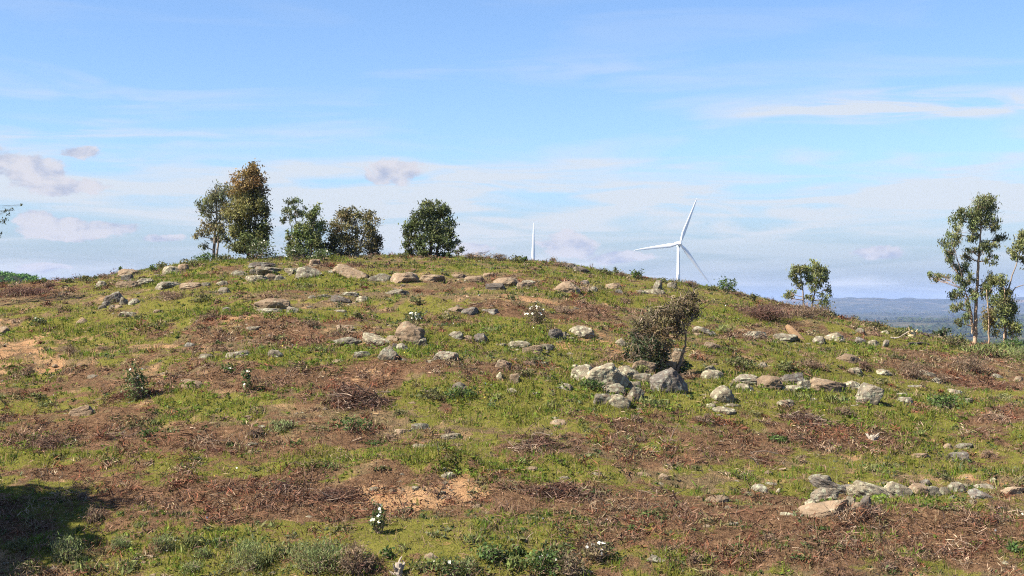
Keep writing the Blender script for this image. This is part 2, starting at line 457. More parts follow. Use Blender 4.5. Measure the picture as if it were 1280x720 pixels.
BROWN = [(160, 486, 230, 20, 1.), (100, 546, 150, 24, 1.), (440, 495, 85, 20, 1.), (270, 553, 140, 14, .8), (600, 612, 340, 24, 1.), (760, 550, 170, 20, .9), (880, 572, 120, 15, .8), (1000, 545, 140, 18, .8),
         (1150, 668, 230, 40, 1.), (1235, 472, 80, 18, 1.), (985, 392, 80, 12, .9), (290, 412, 130, 11, .7), (570, 472, 140, 10, .7), (640, 396, 110, 9, .7), (620, 360, 100, 8, .5), (820, 642, 170, 28, .9),
         (1240, 545, 60, 34, .8), (30, 364, 70, 9, .9), (1140, 460, 80, 16, .6), (900, 420, 100, 10, .4), (400, 640, 200, 12, .6), (1000, 700, 300, 26, .8), (60, 590, 90, 10, .5), (330, 590, 90, 10, .4), (760, 395, 70, 9, .5), (850, 470, 60, 18, .4), (1040, 620, 120, 18, .4), (330, 430, 90, 14, .5), (240, 610, 90, 12, .5), (640, 545, 80, 14, .5)]
SOIL = [(15, 440, 115, 34, 1.5), (495, 613, 58, 12, 1.7), (565, 605, 22, 14, 1.7), (660, 381, 50, 5, 1.), (760, 376, 26, 5, 1.), (140, 470, 46, 9, .9), (985, 592, 60, 9, .8), (1235, 600, 60, 9, .8), (410, 352, 60, 5, .7),
        (270, 412, 50, 5, .8), (310, 478, 60, 6, .6), (725, 432, 60, 10, .8), (900, 672, 60, 12, .5), (540, 542, 40, 8, .7), (200, 432, 70, 7, .7), (385, 607, 30, 9, .8), (480, 480, 60, 8, .6), (985, 640, 40, 14, .6), (690, 606, 30, 10, .7), (800, 612, 40, 10, .6), (1060, 560, 50, 6, .4), (150, 345, 40, 6, .5), (340, 380, 40, 8, .5), (230, 365, 60, 5, .4), (1000, 440, 60, 6, .5), (880, 425, 30, 7, .5)]


def cover(X, Y):
    """shares of turf, brush litter and bare earth on the hillside"""
    z = z_base(X, Y); px = 640 + FOC * X / np.maximum(Y, 12.0); row = rowof(np.maximum(Y, 12.0), z)
    wx = (fbm(X * .45, Y * .35, 71, 3) - .5); wy = (fbm(X * .45, Y * .35, 83, 3) - .5)
    qx = px + wx * 90; qy = row + wy * 26
    out = []
    for lst, seed, base in ((GREEN, 101, .49), (BROWN, 131, .20), (SOIL, 151, -.02)):
        s = np.zeros_like(px)
        for cx, cy, rx, ry, a in lst:
            if seed == 131: ry, rx = ry * .8, rx * 1.15
            s += a * .62 * np.exp(-(((qx - cx) / rx) ** 2 + ((qy - cy) / ry) ** 2) * .9)
        n = fbm(X * .32, Y * .50, seed, 4) - .5; n2 = fbm(X * 1.5, Y * 1.6, seed + 9, 3) - .5
        n3 = fbm(X * 5.0, Y * 4.4, seed + 17, 2) - .5
        out.append(base + np.minimum(s, .80 if seed == 151 else .52) + n * .85 + n2 * .85 + n3 * .75)
    g, b, s = out
    g = g - np.maximum(b - .35, 0) * .9 - np.maximum(s - .3, 0) * .9; b = b - np.maximum(s - .35, 0) * .9
    return np.clip(g, 0, 1), np.clip(b, 0, 1), np.clip(s, 0, 1)


def build_ground():
    aa = np.linspace(-.60, .60, 450)
    Yn = np.concatenate([np.linspace(-40, 12, 22)[:-1], 12 + (72 - 12) * np.linspace(0, 1, 390) ** 1.15, np.linspace(74, 155, 24)])
    A, YY = np.meshgrid(aa, Yn); XX = A * (np.abs(YY) + 9)
    ZZ = ground_z(XX, YY); v = np.stack([XX, YY, ZZ], -1).reshape(-1, 3)
    g, b, s = cover(XX.ravel(), YY.ravel())
    # bare earth lies a little lower than turf, brush a little higher
    v[:, 2] += (g * .03 + b * .05 - s * .05) * np.clip((v[:, 1] - 10) / 5, 0, 1)
    nr, nc = XX.shape; i = np.arange(nr - 1)[:, None] * nc + np.arange(nc - 1)[None]
    f = np.stack([i, i + 1, i + nc + 1, i + nc], -1).reshape(-1, 4)
    tag(link('ground', np_mesh('ground', v, f, ground_mat(), np.c_[g, b, s], True)), kind='structure')


build_ground()

# far country behind the hill
FY = [120, 400, 1000, 2000, 3000, 4500, 5600, 7000, 7800, 10000]
FZ = [-26, -30, -27, -40, -30, -10, 2, 34, 38, 20]


def far_z(X, Y):
    z = np.interp(Y, FY, FZ); k = np.clip(Y / 6000, 0, 1.1)
    z = z + (fbm(X / 1000, Y / 800, 3, 5) - .5) * 110 * k + (fbm(X / 330, Y / 330, 8, 3) - .5) * 16 * np.clip(Y / 3000, .1, 1) + (fbm(X / 260, Y / 520, 15, 3) - .5) * 55 * k ** 2
    z = z - 9 * k
    cx = (-64 - 640) / FOC * 350
    z = z + 37.3 * np.exp(-np.abs((X - cx) / 33) ** 8 - ((Y - 350) / 60) ** 4)
    return z


def build_far():
    m, t, out = mat('far_country')
    tc = t.new('ShaderNodeTexCoord'); P = tc.outputs['Object']
    a = t.noise(P, 1 / 260, 5, .6); b = t.noise(P, 1 / 60, 5, .65); c3 = t.noise(P, 1 / 900, 3)
    c = t.mix(t.smooth(a, .38, .62), (.016, .024, .012), (.040, .044, .022))
    c = t.mix(t.math('MULTIPLY', t.smooth(b, .50, .66), .7), c, (.105, .088, .052))
    c = t.mix(t.math('MULTIPLY', t.smooth(t.math('ADD', c3, t.math('MULTIPLY_ADD', b, .3, -.15)), .58, .68), .7), c, (.19, .135, .09))
    p = principled(t, c, .95, spec=.05); t.l.new(p.outputs[0], out.inputs[0])
    aa = np.linspace(-.75, .75, 340); Yn = np.concatenate([np.linspace(112, 600, 60)[:-1], 600 * (10000 / 600) ** np.linspace(0, 1, 300)])
    A, YY = np.meshgrid(aa, Yn); XX = A * YY
    v = np.stack([XX, YY, far_z(XX, YY)], -1).reshape(-1, 3)
    nr, nc = XX.shape; i = np.arange(nr - 1)[:, None] * nc + np.arange(nc - 1)[None]
    f = np.stack([i, i + 1, i + nc + 1, i + nc], -1).reshape(-1, 4)
    tag(link('far_hills', np_mesh('far_hills', v, f, m, None, True)), kind='structure')
    # trees of the valley: crowns of a few facets, far too many to count
    rg = np.random.default_rng(21)
    n = 18000; Y = 800 * (5200 / 800) ** rg.uniform(0, 1, n); X = rg.uniform(.12, .60, n) * Y
    keep = fbm(X / 240, Y / 240, 61, 3) > .47
    X, Y = X[keep], Y[keep]; n = len(X); r = rg.uniform(2.2, 5.0, n); z = far_z(X, Y)
    th = np.arange(5) / 5 * 2 * np.pi
    ring = np.stack([np.cos(th), np.sin(th), np.full(5, .0)], -1)
    unit = np.concatenate([ring * [1, 1, 0] + [0, 0, .55], ring * [.62, .62, 0] + [0, 0, 1.15], [[0, 0, 1.5]], ring * [.7, .7, 0] + [0, 0, 0]])
    jit = 1 + rg.normal(0, .16, (n, len(unit), 1))
    v = np.stack([X, Y, z - .3], -1)[:, None] + unit[None] * r[:, None, None] * jit
    f = []
    for j in range(5):
        q = (j + 1) % 5
        f += [(j, q, 5 + q, 5 + j), (5 + j, 5 + q, 10, 10), (11 + j, 11 + q, q, j)]
    f3 = [(a_, b_, c_) for a_, b_, c_, d_ in f] + [(a_, c_, d_) for a_, b_, c_, d_ in f if d_ != c_]
    f3 = np.array(f3)
    F = (np.arange(n)[:, None, None] * len(unit) + f3[None]).reshape(-1, 3)
    col = np.array([.036, .048, .024]) * rg.uniform(.7, 1.4, (n, 1)) * rg.uniform(.85, 1.15, (n, 3))
    tag(link('valley_woods', np_mesh('valley_woods', v.reshape(-1, 3), F, M_FARLEAF, np.repeat(col, len(unit), 0))), 'hazy woods scattered over the far valley', None, None, 'stuff')
    # scrub that closes over the small green hill at the left
    G = Geo(); cx = (-64 - 640) / FOC * 350
    k = 1100; X = cx + rg.uniform(-34, 36, k); Y = 350 + rg.uniform(-58, 10, k); z = far_z(X, Y)
    for x, y, zz in zip(X, Y, z):
        r = rg.uniform(.5, 1.1); p = rg.normal(size=(34, 3)); p /= np.linalg.norm(p, axis=1)[:, None]; p[:, 2] = np.abs(p[:, 2])
        G.leaves(np.array([x, y, zz]) + p * r * rg.uniform(.6, 1, (34, 1)), .42, .3, np.array([.085, .165, .035]) * rg.uniform(.75, 1.25), .0, .25, rg)
    tag(link('hill_scrub', G.mesh('hill_scrub', M_FARLEAF)), 'dense green scrub over the small hill at the far left', None, None, 'stuff')


build_far()

# ------------------------------------------------------------------ labels that say where a stone or bush lies
LAND = [("the loaf-shaped ochre boulder", 707, 358), ("the tall rusty-topped tree", 310, 312), ("the round dark green tree", 538, 312), ("the wide reddish-brown tree", 443, 312), ("the long tilted tan slab", 440, 338),
        ("the steep ochre boulder", 513, 416), ("the half-dead shrub", 822, 425), ("the round speckled boulder", 836, 478), ("the big leaning lichened slab", 753, 473), ("the wide orange slab", 1032, 482),
        ("the tall grey stone ending the row", 1084, 491), ("the turbine tower", 848, 352), ("the broken orange log", 991, 413), ("the pale cut stump", 1139, 416), ("the tallest eucalyptus", 1219, 424),
        ("the pair of umbrella-crowned trees", 1010, 384), ("the big tan slab under the slate", 1033, 640), ("the large lichened boulder", 1092, 615), ("the square slate block", 1198, 570), ("the bleached root", 1090, 547),
        ("the bare orange bank", 500, 612), ("the bleached stump", 497, 708), ("the slim flowering bush", 473, 652), ("the great heap of dead brush", 440, 495), ("the tall thin flowering bush", 172, 480),
        ("the tilted pale tan rock", 105, 512), ("the dark leaning outcrop", 145, 371), ("the trodden bare earth", 30, 440), ("the domed ochre stone", 897, 625), ("the pale fallen stick", 905, 656),
        ("the upright tan stone on the crest", 227, 334), ("the broad ochre outcrop", 340, 380), ("the black-shadowed outcrop", 428, 372), ("the pair of ochre slabs", 490, 347), ("the green cushion bush", 1187, 502),
        ("the pinkish block", 628, 456), ("the long shadow on the grass", 70, 640), ("the pale grey slab by the red litter", 298, 443), ("the grey-green rounded bush", 400, 695), ("the flat white slab in the turf", 564, 545), ("the tan stone in the grass at the far left edge", 5, 413)]
USED = set(); LAND_USE = {}


def where_label(lead, px, row):
    best = sorted(LAND, key=lambda q: math.hypot(q[1] - px, (q[2] - row) * 2.2))
    for phrase, lx, ly in best[:6]:
        dx, dy = px - lx, row - ly
        if abs(dx) > 2.2 * abs(dy): way = 'left of' if dx < 0 else 'right of'
        elif abs(dy) > 1.2 * abs(dx): way = 'uphill of' if dy < 0 else 'downhill of'
        else: way = ('uphill and left of' if dx < 0 else 'uphill and right of') if dy < 0 else ('downhill and left of' if dx < 0 else 'downhill and right of')
        dist = math.hypot(dx, dy * 2)
        for near in (('just ',) if dist < 40 else ()) + (('well ',) if dist > 90 else ()) + ('',):
            s = f'{lead} {near}{way} {phrase}'
            if s not in USED and len(s.split()) <= 16:
                USED.add(s); return s
    s = f'{lead} {("left" if px < 640 else "right")} part of the slope'
    USED.add(s); return s


# ------------------------------------------------------------------ rocks
def ico(level):
    import bmesh
    bm = bmesh.new(); bmesh.ops.create_icosphere(bm, subdivisions=level, radius=1)
    v = np.array([p.co[:] for p in bm.verts]); f = np.array([[q.index for q in p.verts] for p in bm.faces]); bm.free()
    return v, f


ICO = {k: ico(k) for k in (1, 2, 3, 4, 5)}


def rock_shape(shape, level, seed):
    """a stone cut by random joint planes, in the unit box"""
    rg = np.random.default_rng(seed); v, f = ICO[level]
    if shape == 'b':
        base = np.array([[1, 0, 0], [-1, 0, 0], [0, 1, 0], [0, -1, 0], [0, 0, 1], [0, 0, -1]], float) + rg.normal(0, .16, (6, 3)); extra = 5; dlo = .70
    elif shape == 'f':
        base = np.array([[0, 0, 1], [0, 0, -1], [.15, .1, 1], [-.12, .12, 1]], float) + rg.normal(0, .06, (4, 3)); extra = 9; dlo = .62
    elif shape == 's':
        base = np.array([[.1, 0, 1], [0, 0, -1], [1, .1, .1], [-1, 0, .1]], float) + rg.normal(0, .13, (4, 3)); extra = 7; dlo = .62
    else:
        base = rg.normal(size=(4, 3)); extra = 10; dlo = .72
    pl = np.concatenate([base, rg.normal(size=(extra, 3))]); pl /= np.linalg.norm(pl, axis=1)[:, None]
    dd = rg.uniform(dlo, 1.0, len(pl))
    if shape in 'bf': dd[:len(base)] = rg.uniform(.68, .8, len(base))
    r = np.full(len(v), 1.12 if shape != 'r' else 1.04)
    for n, d in zip(pl, dd):
        c = v @ n; q = np.where(c > .05, d / np.maximum(c, .05), 9); r = np.minimum(r, q)
    soft = .04 if shape != 'r' else .13
    r = r * (1 - soft) + soft * .85
    p = v * r[:, None]
    o = seed % 97
    n3 = (fbm(p[:, 0] * 1.7 + o, p[:, 1] * 1.7 + p[:, 2] * 1.3, 5, 4) - .5) * .26 + (fbm(p[:, 0] * 5 + p[:, 2] * 3.1, p[:, 1] * 5 + o - p[:, 2] * 4, 9, 3) - .5) * .14
    lay = (vnoise(p[:, 2] * 7 + p[:, 0] * 1.2 + o, p[:, 0] * .8 + p[:, 1], 3) - .5) * .07
    p = p * (1 + n3 + lay)[:, None]
    mn, mx = p.min(0), p.max(0)
    return (p - (mn + mx) / 2) / (mx - mn), f         # unit extents


ROCK_N = 0; ROCK_AT = []; ROCK_SEED = {(836, 493): 4, (1085, 508): 10}


def rock(px, row, w, h, kind='g', shape='r', tilt=0, label=None, name=None, z_lift=0.0, depth=None):
    global ROCK_N
    ROCK_N += 1
    if 715 < px < 860 and 455 < row < 516 or 1008 < px < 1090 and 600 < row < 655: w *= 1.30; h *= 1.15
    elif 1040 < px < 1250 and 600 < row < 632 or 915 < px < 1075 and 474 < row < 495: w *= 1.2; h *= 1.02
    else: h *= .93
    b = ground_at(px, row); Yb = b[1]; W = w / FOC * Yb * 1.14
    D = (depth or {'r': .85, 'b': .75, 'f': .8, 's': .65}[shape]) * W; D = min(D, 1.3)
    Yc = Yb + D * .42; X = (px - 640) / FOC * Yc; top = (HOR - (row - h * 1.1)) / FOC * Yc
    H = max(top - b[2], .35 * h / FOC * Yb); bury = (.50 if shape == 'r' else .34) * H + .04; ROCK_AT.append((X, Yc, W, D))
    level = 5 if w >= 48 else 4 if w >= 16 else 3
    v, f = rock_shape(shape, level, ROCK_SEED.get((px, row), ROCK_N * 13 + 5))
    th = math.radians(tilt); rz = random.Random(ROCK_N).uniform(-.35, .35)
    c_, s_ = math.cos(th), math.sin(th)
    full = H + bury
    if abs(tilt) > 4:                       # keep the tilted outline inside the box seen in the photograph
        k = abs(s_); w2 = max(W * c_ - full * k * .6, W * .55) if abs(tilt) < 50 else W
        h2 = max((full - W * k * .62), full * .42)
        v = v * [w2 / max(c_, .5), D, h2]
        v = v @ np.array([[c_, 0, -s_], [0, 1, 0], [s_, 0, c_]])
    else: v = v * [W, D, full]
    cz, sz = math.cos(rz), math.sin(rz)
    v = v @ np.array([[cz, sz * .6, 0], [-sz * .6, cz, 0], [0, 0, 1]])
    ext = v.max(0) - v.min(0); v = v * np.array([W / ext[0], 1, full / ext[2]])
    z = top - full / 2 + z_lift
    nm = name or ('boulder' if w >= 22 else 'stone')
    me = np_mesh(nm, v, f, ROCK[kind], None, False)
    o = link(nm, me, None, (X, Yc, z))
    if label is None:
        size = 'tiny' if w < 10 else 'small' if w < 15 else 'medium' if w < 22 else 'large'
        colr = {'g': 'grey', 'o': 'ochre brown', 'd': 'dark slate', 'w': 'pale lichened'}[kind]
        sh = {'r': 'rounded stone', 'b': 'blocky stone', 'f': 'flat stone', 's': 'angular stone'}[shape]
        label = where_label(f'{size} {colr} {sh}', px, row - h / 2)
    tag(o, label, 'boulder' if w >= 22 else 'stone', 'stones strewn over the hillside')
    return o


ROCKS = [
    # upper left
    (161, 345, 24, 9, 'o', 'r', 0, 'low orange-brown rock hump on the left end of the crest'), (159, 352, 14, 9, 'd', 'b'), (126, 360, 15, 9, 'g', 'r'), (162, 360, 30, 9, 'o', 'f'), (184, 356, 28, 8, 'g', 'f'),
    (213, 361, 36, 9, 'g', 'f'), (238, 361, 26, 8, 'o', 'f'), (215, 344, 20, 12, 'w', 's'), (228, 341, 13, 11, 'o', 'b', 0, 'upright tan stone with dark right face on the crest'), (278, 358, 14, 7, 'w', 'r'), (280, 367, 16, 8, 'g', 'r'), (258, 359, 12, 6, 'g', 'f'),
    (144, 380, 23, 15, 'd', 's', -28, 'dark grey slab leaning over a black gap, largest of its outcrop'), (133, 384, 11, 8, 'd', 's', -20), (128, 387, 10, 6, 'g', 'r'), (140, 386, 8, 5, 'g', 'r'), (154, 382, 10, 11, 'g', 'b'), (148, 386, 9, 5, 'o', 'r'),
    (168, 382, 15, 9, 'g', 'r'), (159, 397, 20, 8, 'w', 'f'), (104, 405, 15, 8, 'o', 'r'), (284, 391, 13, 7, 'd', 's'), (210, 377, 13, 8, 'o', 's', 20), (198, 392, 11, 5, 'o', 'f'), (3, 419, 20, 11, 'o', 'r', 0, 'tan rounded stone in the grass at the far left edge'),
    # below the left trees
    (328, 336, 34, 8, 'd', 'f'), (338, 344, 34, 11, 'g', 'f', 6), (365, 343, 19, 8, 'w', 'f'), (386, 349, 30, 16, 'g', 's', 12), (393, 332, 13, 8, 'o', 'b', 0, 'small square orange stone on the crest below the green tree'), (300, 346, 20, 8, 'g', 'f'), (321, 352, 26, 8, 'w', 'f'), (338, 351, 15, 9, 'o', 's'),
    (317, 344, 9, 8, 'g', 'b'), (414, 343, 11, 6, 'g', 'r'), (439, 349, 42, 19, 'o', 's', 24, 'long tan slab tilted down to the right'), (349, 351, 13, 7, 'g', 'r'), (340, 389, 44, 16, 'o', 'b', 0, 'broad flat-faced ochre outcrop with a dark crack'), (334, 393, 34, 8, 'g', 'f'),
    (366, 392, 15, 9, 'g', 'b'), (426, 379, 26, 11, 'd', 's', 14, 'dark jagged slab above a black shadowed hollow'), (438, 371, 22, 6, 'g', 'f'), (453, 378, 14, 8, 'w', 'r'), (408, 373, 17, 5, 'g', 'f'), (390, 374, 11, 5, 'g', 'f'), (431, 416, 20, 10, 'o', 'b'),
    (316, 413, 20, 5, 'g', 'f'), (425, 392, 16, 5, 'g', 'f'), (475, 353, 28, 11, 'g', 'f', 0, 'grey half of the joined pair of low slabs'), (505, 354, 34, 13, 'o', 'f', 0, 'ochre slab with black underside at the end of a grey slab'), (513, 345, 13, 5, 'g', 'f'), (540, 353, 29, 10, 'o', 'f', 0, 'reddish flat boulder right of the pair of joined slabs'), (497, 369, 28, 8, 'g', 'f', 8),
    # middle left
    (431, 433, 37, 12, 'g', 'f', -8, 'long pale slab tapering to the left below the small tan block'), (470, 433, 36, 17, 'w', 's', 18), (492, 429, 18, 10, 'o', 's'), (513, 431, 35, 29, 'o', 's', 16, 'steep ochre boulder below the white-flowered bush'), (526, 433, 15, 11, 'g', 'b'), (485, 453, 24, 22, 'g', 's', 38), (494, 437, 8, 8, 'd', 'b'), (503, 439, 14, 10, 'g', 'r'),
    (452, 449, 20, 10, 'g', 'f'), (422, 456, 13, 7, 'o', 's'), (569, 426, 19, 12, 'g', 's', -12), (584, 426, 14, 7, 'o', 'r'), (602, 430, 17, 14, 'd', 'b', -14), (556, 452, 32, 13, 'g', 'f'), (298, 449, 28, 11, 'g', 'f', -8, 'pale grey slab with dark right edge beside red litter'), (258, 450, 18, 8, 'g', 'f'), (344, 448, 21, 11, 'g', 'r'),
    (240, 488, 26, 14, 'o', 's', 10, 'tan stone with grey top and dark right face in brown brush'), (105, 523, 28, 18, 'o', 's', -24, 'pale tan rock tilted up to the right in the grass'), (238, 434, 14, 6, 'd', 's', 14), (310, 526, 20, 7, 'o', 'f'), (117, 474, 15, 6, 'g', 'f'), (318, 570, 16, 8, 'o', 'b'), (316, 560, 17, 7, 'g', 'f'),
    # upper centre
    (594, 354, 26, 9, 'o', 'f'), (634, 359, 34, 12, 'o', 'r'), (620, 363, 25, 9, 'd', 'f'), (655, 361, 18, 8, 'o', 's'), (662, 356, 18, 6, 'g', 'f'), (707, 366, 35, 14, 'o', 'r', 0, 'loaf-shaped ochre boulder alone in the grass under the crest'), (731, 357, 12, 7, 'd', 'r'), (731, 366, 11, 8, 'o', 'b'), (742, 366, 10, 8, 'g', 'r'),
    (712, 336, 19, 7, 'd', 'f', 0, 'dark flat rock on the skyline right of the lone turbine blade'), (729, 341, 15, 8, 'd', 's', 14, 'dark sloping rock on the skyline, lower of two'), (721, 340, 8, 7, 'w', 'r'), (572, 348, 22, 6, 'o', 'f'), (613, 346, 17, 5, 'o', 'f'), (571, 392, 22, 9, 'o', 'r'), (588, 396, 22, 12, 'd', 'r'), (613, 395, 24, 9, 'd', 'f'),
    (767, 363, 19, 9, 'o', 'r'), (774, 368, 9, 6, 'd', 'b'), (817, 369, 27, 8, 'w', 'f', 0, 'pale flat boulder with a pointed stone behind it'), (822, 364, 12, 14, 'g', 's', 10, 'pointed grey stone standing behind a pale flat boulder'), (840, 361, 11, 8, 'g', 'b'), (803, 368, 12, 6, 'g', 'f'),
    # centre
    (649, 436, 26, 10, 'w', 's'), (666, 444, 23, 13, 'o', 's', -18), (683, 439, 20, 9, 'g', 'f'), (695, 425, 17, 14, 'd', 'b'), (704, 425, 7, 10, 'w', 'b'), (628, 463, 21, 14, 'o', 'b', 18, 'pinkish square block on the slope above two upright stones'), (626, 478, 11, 13, 'w', 's', 50), (643, 481, 12, 14, 'o', 'b'),
    (575, 489, 21, 11, 'g', 's', 12), (640, 494, 16, 9, 'w', 'r', 15), (670, 496, 11, 6, 'd', 'r'), (706, 489, 22, 11, 'g', 'f', 12), (699, 533, 21, 9, 'o', 'r'), (694, 527, 13, 6, 'w', 'f'), (525, 539, 20, 10, 'g', 'f'), (504, 543, 22, 7, 'o', 'f'), (564, 550, 24, 9, 'w', 'f', 0, 'flat white slab in the turf below the middle of the slope'), (522, 564, 22, 9, 'w', 'f'),
    (660, 457, 19, 6, 'o', 'f'), (726, 421, 31, 14, 'w', 'r'), (716, 426, 11, 5, 'g', 'f'), (728, 480, 27, 20, 'w', 'r', 0, 'round pale boulder at the left end of the stone heap'), (719, 463, 8, 6, 'w', 'r'), (754, 491, 40, 33, 'w', 's', -38, 'big leaning lichened slab, largest in the stone heap'), (782, 477, 24, 16, 'w', 'r'),
    (803, 480, 18, 11, 'g', 'b', 0, 'grey block carrying a pinkish cap stone in the heap'), (803, 469, 25, 15, 'o', 'b', 3, 'pinkish cap stone lying on top of the grey block'), (779, 487, 15, 16, 'o', 's', -40), (790, 490, 20, 11, 'w', 's'), (811, 482, 7, 12, 'g', 'b'), (833, 467, 19, 13, 'o', 'b', 8, 'tan block at the foot of the leaning trunk'), (836, 493, 33, 27, 'd', 'r', 0, 'round grey speckled boulder at the right end of the stone heap'),
    (766, 497, 21, 14, 'g', 's', -10), (773, 512, 21, 16, 'w', 's', 24), (794, 504, 18, 17, 'g', 's', 30), (754, 508, 18, 13, 'g', 'b'), (776, 432, 14, 8, 'w', 'r'), (848, 443, 16, 8, 'w', 'f'), (846, 458, 17, 15, 'o', 's', -20), (880, 419, 28, 11, 'g', 's', 16), (871, 421, 13, 5, 'o', 'f'), (890, 438, 20, 11, 'o', 's', 8),
    (888, 466, 16, 9, 'w', 'r'), (891, 476, 26, 14, 'w', 'r'), (902, 504, 28, 22, 'w', 'r', 0, 'rounded white-lichened boulder under the paler double stone'), (954, 461, 13, 8, 'g', 'r'), (933, 483, 30, 14, 'g', 'r'), (929, 489, 20, 9, 'w', 'r'), (959, 488, 28, 17, 'o', 'r'), (989, 491, 26, 9, 'w', 'f'), (989, 481, 28, 14, 'd', 'b', -6, 'brown block overhanging a black gap in the row of stones'),
    (1004, 489, 14, 13, 'w', 'b'), (1032, 492, 44, 18, 'o', 's', 8, 'wide orange slab with black shadow under its right end'), (1062, 491, 20, 14, 'w', 'r'), (1085, 508, 32, 30, 'g', 'b', 26, 'tall grey stone ending the row of stones on the right'), (981, 510, 21, 11, 'w', 'r'), (1068, 469, 18, 10, 'w', 'r'), (1103, 470, 20, 9, 'w', 'r'), (917, 511, 22, 7, 'w', 'f', 6), (903, 519, 30, 11, 'w', 'f'),
    (888, 513, 14, 9, 'w', 'r'), (1060, 455, 28, 13, 'o', 'r'), (1092, 433, 17, 8, 'w', 'r'), (1075, 431, 13, 10, 'd', 's', 20), (942, 424, 28, 10, 'g', 'f'), (982, 428, 30, 11, 'g', 'f'), (1023, 430, 15, 10, 'g', 'r'), (1043, 428, 24, 12, 'w', 'r'), (1075, 418, 11, 8, 'g', 'r'), (1107, 418, 10, 5, 'w', 'f'), (1106, 435, 9, 11, 'g', 's', 30), (982, 443, 21, 4, 'g', 'f'),
    # right
    (1142, 486, 26, 5, 'g', 'f'), (1194, 494, 20, 8, 'w', 'f', 10), (1211, 505, 9, 8, 'w', 'b'), (1129, 505, 22, 9, 'g', 'f'), (1127, 497, 15, 6, 'g', 'f'), (1273, 478, 14, 8, 'o', 'r'), (1246, 474, 14, 7, 'g', 'r'), (1252, 524, 12, 6, 'w', 's', 20), (1160, 472, 19, 9, 'g', 's', 20), (1172, 480, 14, 8, 'g', 'r'),
    (1016, 640, 13, 15, 'w', 's', 50), (1032, 632, 24, 20, 'g', 's', -16), (1039, 619, 34, 17, 'd', 'f', 26, 'dark slate slab tilted down to the right on top of the heap'), (1033, 650, 46, 21, 'o', 's', -14, 'big tan slab at the bottom of the heap under the slate'), (1060, 643, 15, 19, 'w', 's', 40), (1072, 644, 12, 13, 'o', 'r'), (1079, 640, 13, 17, 'd', 's', 30), (1057, 617, 14, 9, 'd', 'b'),
    (1093, 627, 50, 23, 'w', 's', 14, 'large lichened boulder in the middle of the lower stone row'), (1069, 623, 14, 13, 'w', 'b'), (1121, 624, 30, 21, 'w', 's', 26, 'yellowish lichened boulder sloping down right beside the largest one'), (1148, 621, 20, 15, 'o', 'b'), (1164, 622, 18, 13, 'g', 'r'), (1138, 606, 9, 5, 'o', 'r'), (1156, 607, 12, 7, 'd', 'r'), (1180, 621, 13, 11, 'w', 's', 40), (1196, 617, 18, 15, 'g', 's', 40),
    (1226, 626, 26, 14, 'd', 'f', 28, 'dark slate splinter tilted down right near the right edge'), (1231, 613, 26, 7, 'g', 'f'), (1266, 620, 24, 12, 'o', 'b', 0, 'tan square-ended block near the right edge'), (1198, 578, 24, 13, 'd', 'b', 4, 'square slate block lying under a grey flat stone'), (1204, 563, 23, 10, 'g', 'f', -10), (1185, 563, 11, 9, 'o', 'r'), (984, 649, 19, 9, 'w', 's', 10), (972, 619, 8, 9, 'w', 's', 30),
    (964, 609, 15, 6, 'g', 'f'), (1025, 604, 20, 9, 'g', 'f'), (1278, 603, 10, 8, 'g', 'r'), (1150, 574, 24, 8, 'o', 'f'),
    # bottom middle
    (897, 632, 30, 13, 'o', 'r', 0, 'domed ochre stone with grey top in brown litter'), (949, 617, 21, 12, 'g', 'r'), (745, 597, 26, 7, 'w', 'f'), (666, 590, 19, 7, 'o', 'f'), (705, 601, 14, 6, 'g', 'f'), (804, 597, 21, 7, 'o', 'f'), (831, 601, 15, 9, 'o', 's', 20), (791, 652, 14, 8, 'w', 's', 20), (915, 661, 15, 8, 'g', 's'), (884, 664, 10, 8, 'o', 'b'), (911, 640, 13, 8, 'g', 'r'),
    (828, 706, 36, 12, 'g', 's', 18, 'long grey stone sloping right at the bottom of the slope'), (597, 638, 13, 8, 'o', 'r'), (563, 596, 13, 6, 'g', 'f'), (539, 704, 20, 13, 'o', 'r', 0, 'tan rounded stone behind the lowest flowering bush'), (455, 641, 10, 6, 'o', 'r'),
]
for r in ROCKS: rock(*r)


# ------------------------------------------------------------------ trees
def at_depth(px, row, Y): return np.array([(px - 640) / FOC * Y, Y, (HOR - row) / FOC * Y])


BARK_GREY = (.21, .17, .135); BARK_TAN = (.30, .21, .145); BARK_PALE = (.40, .35, .29); BARK_DARK = (.09, .065, .05)


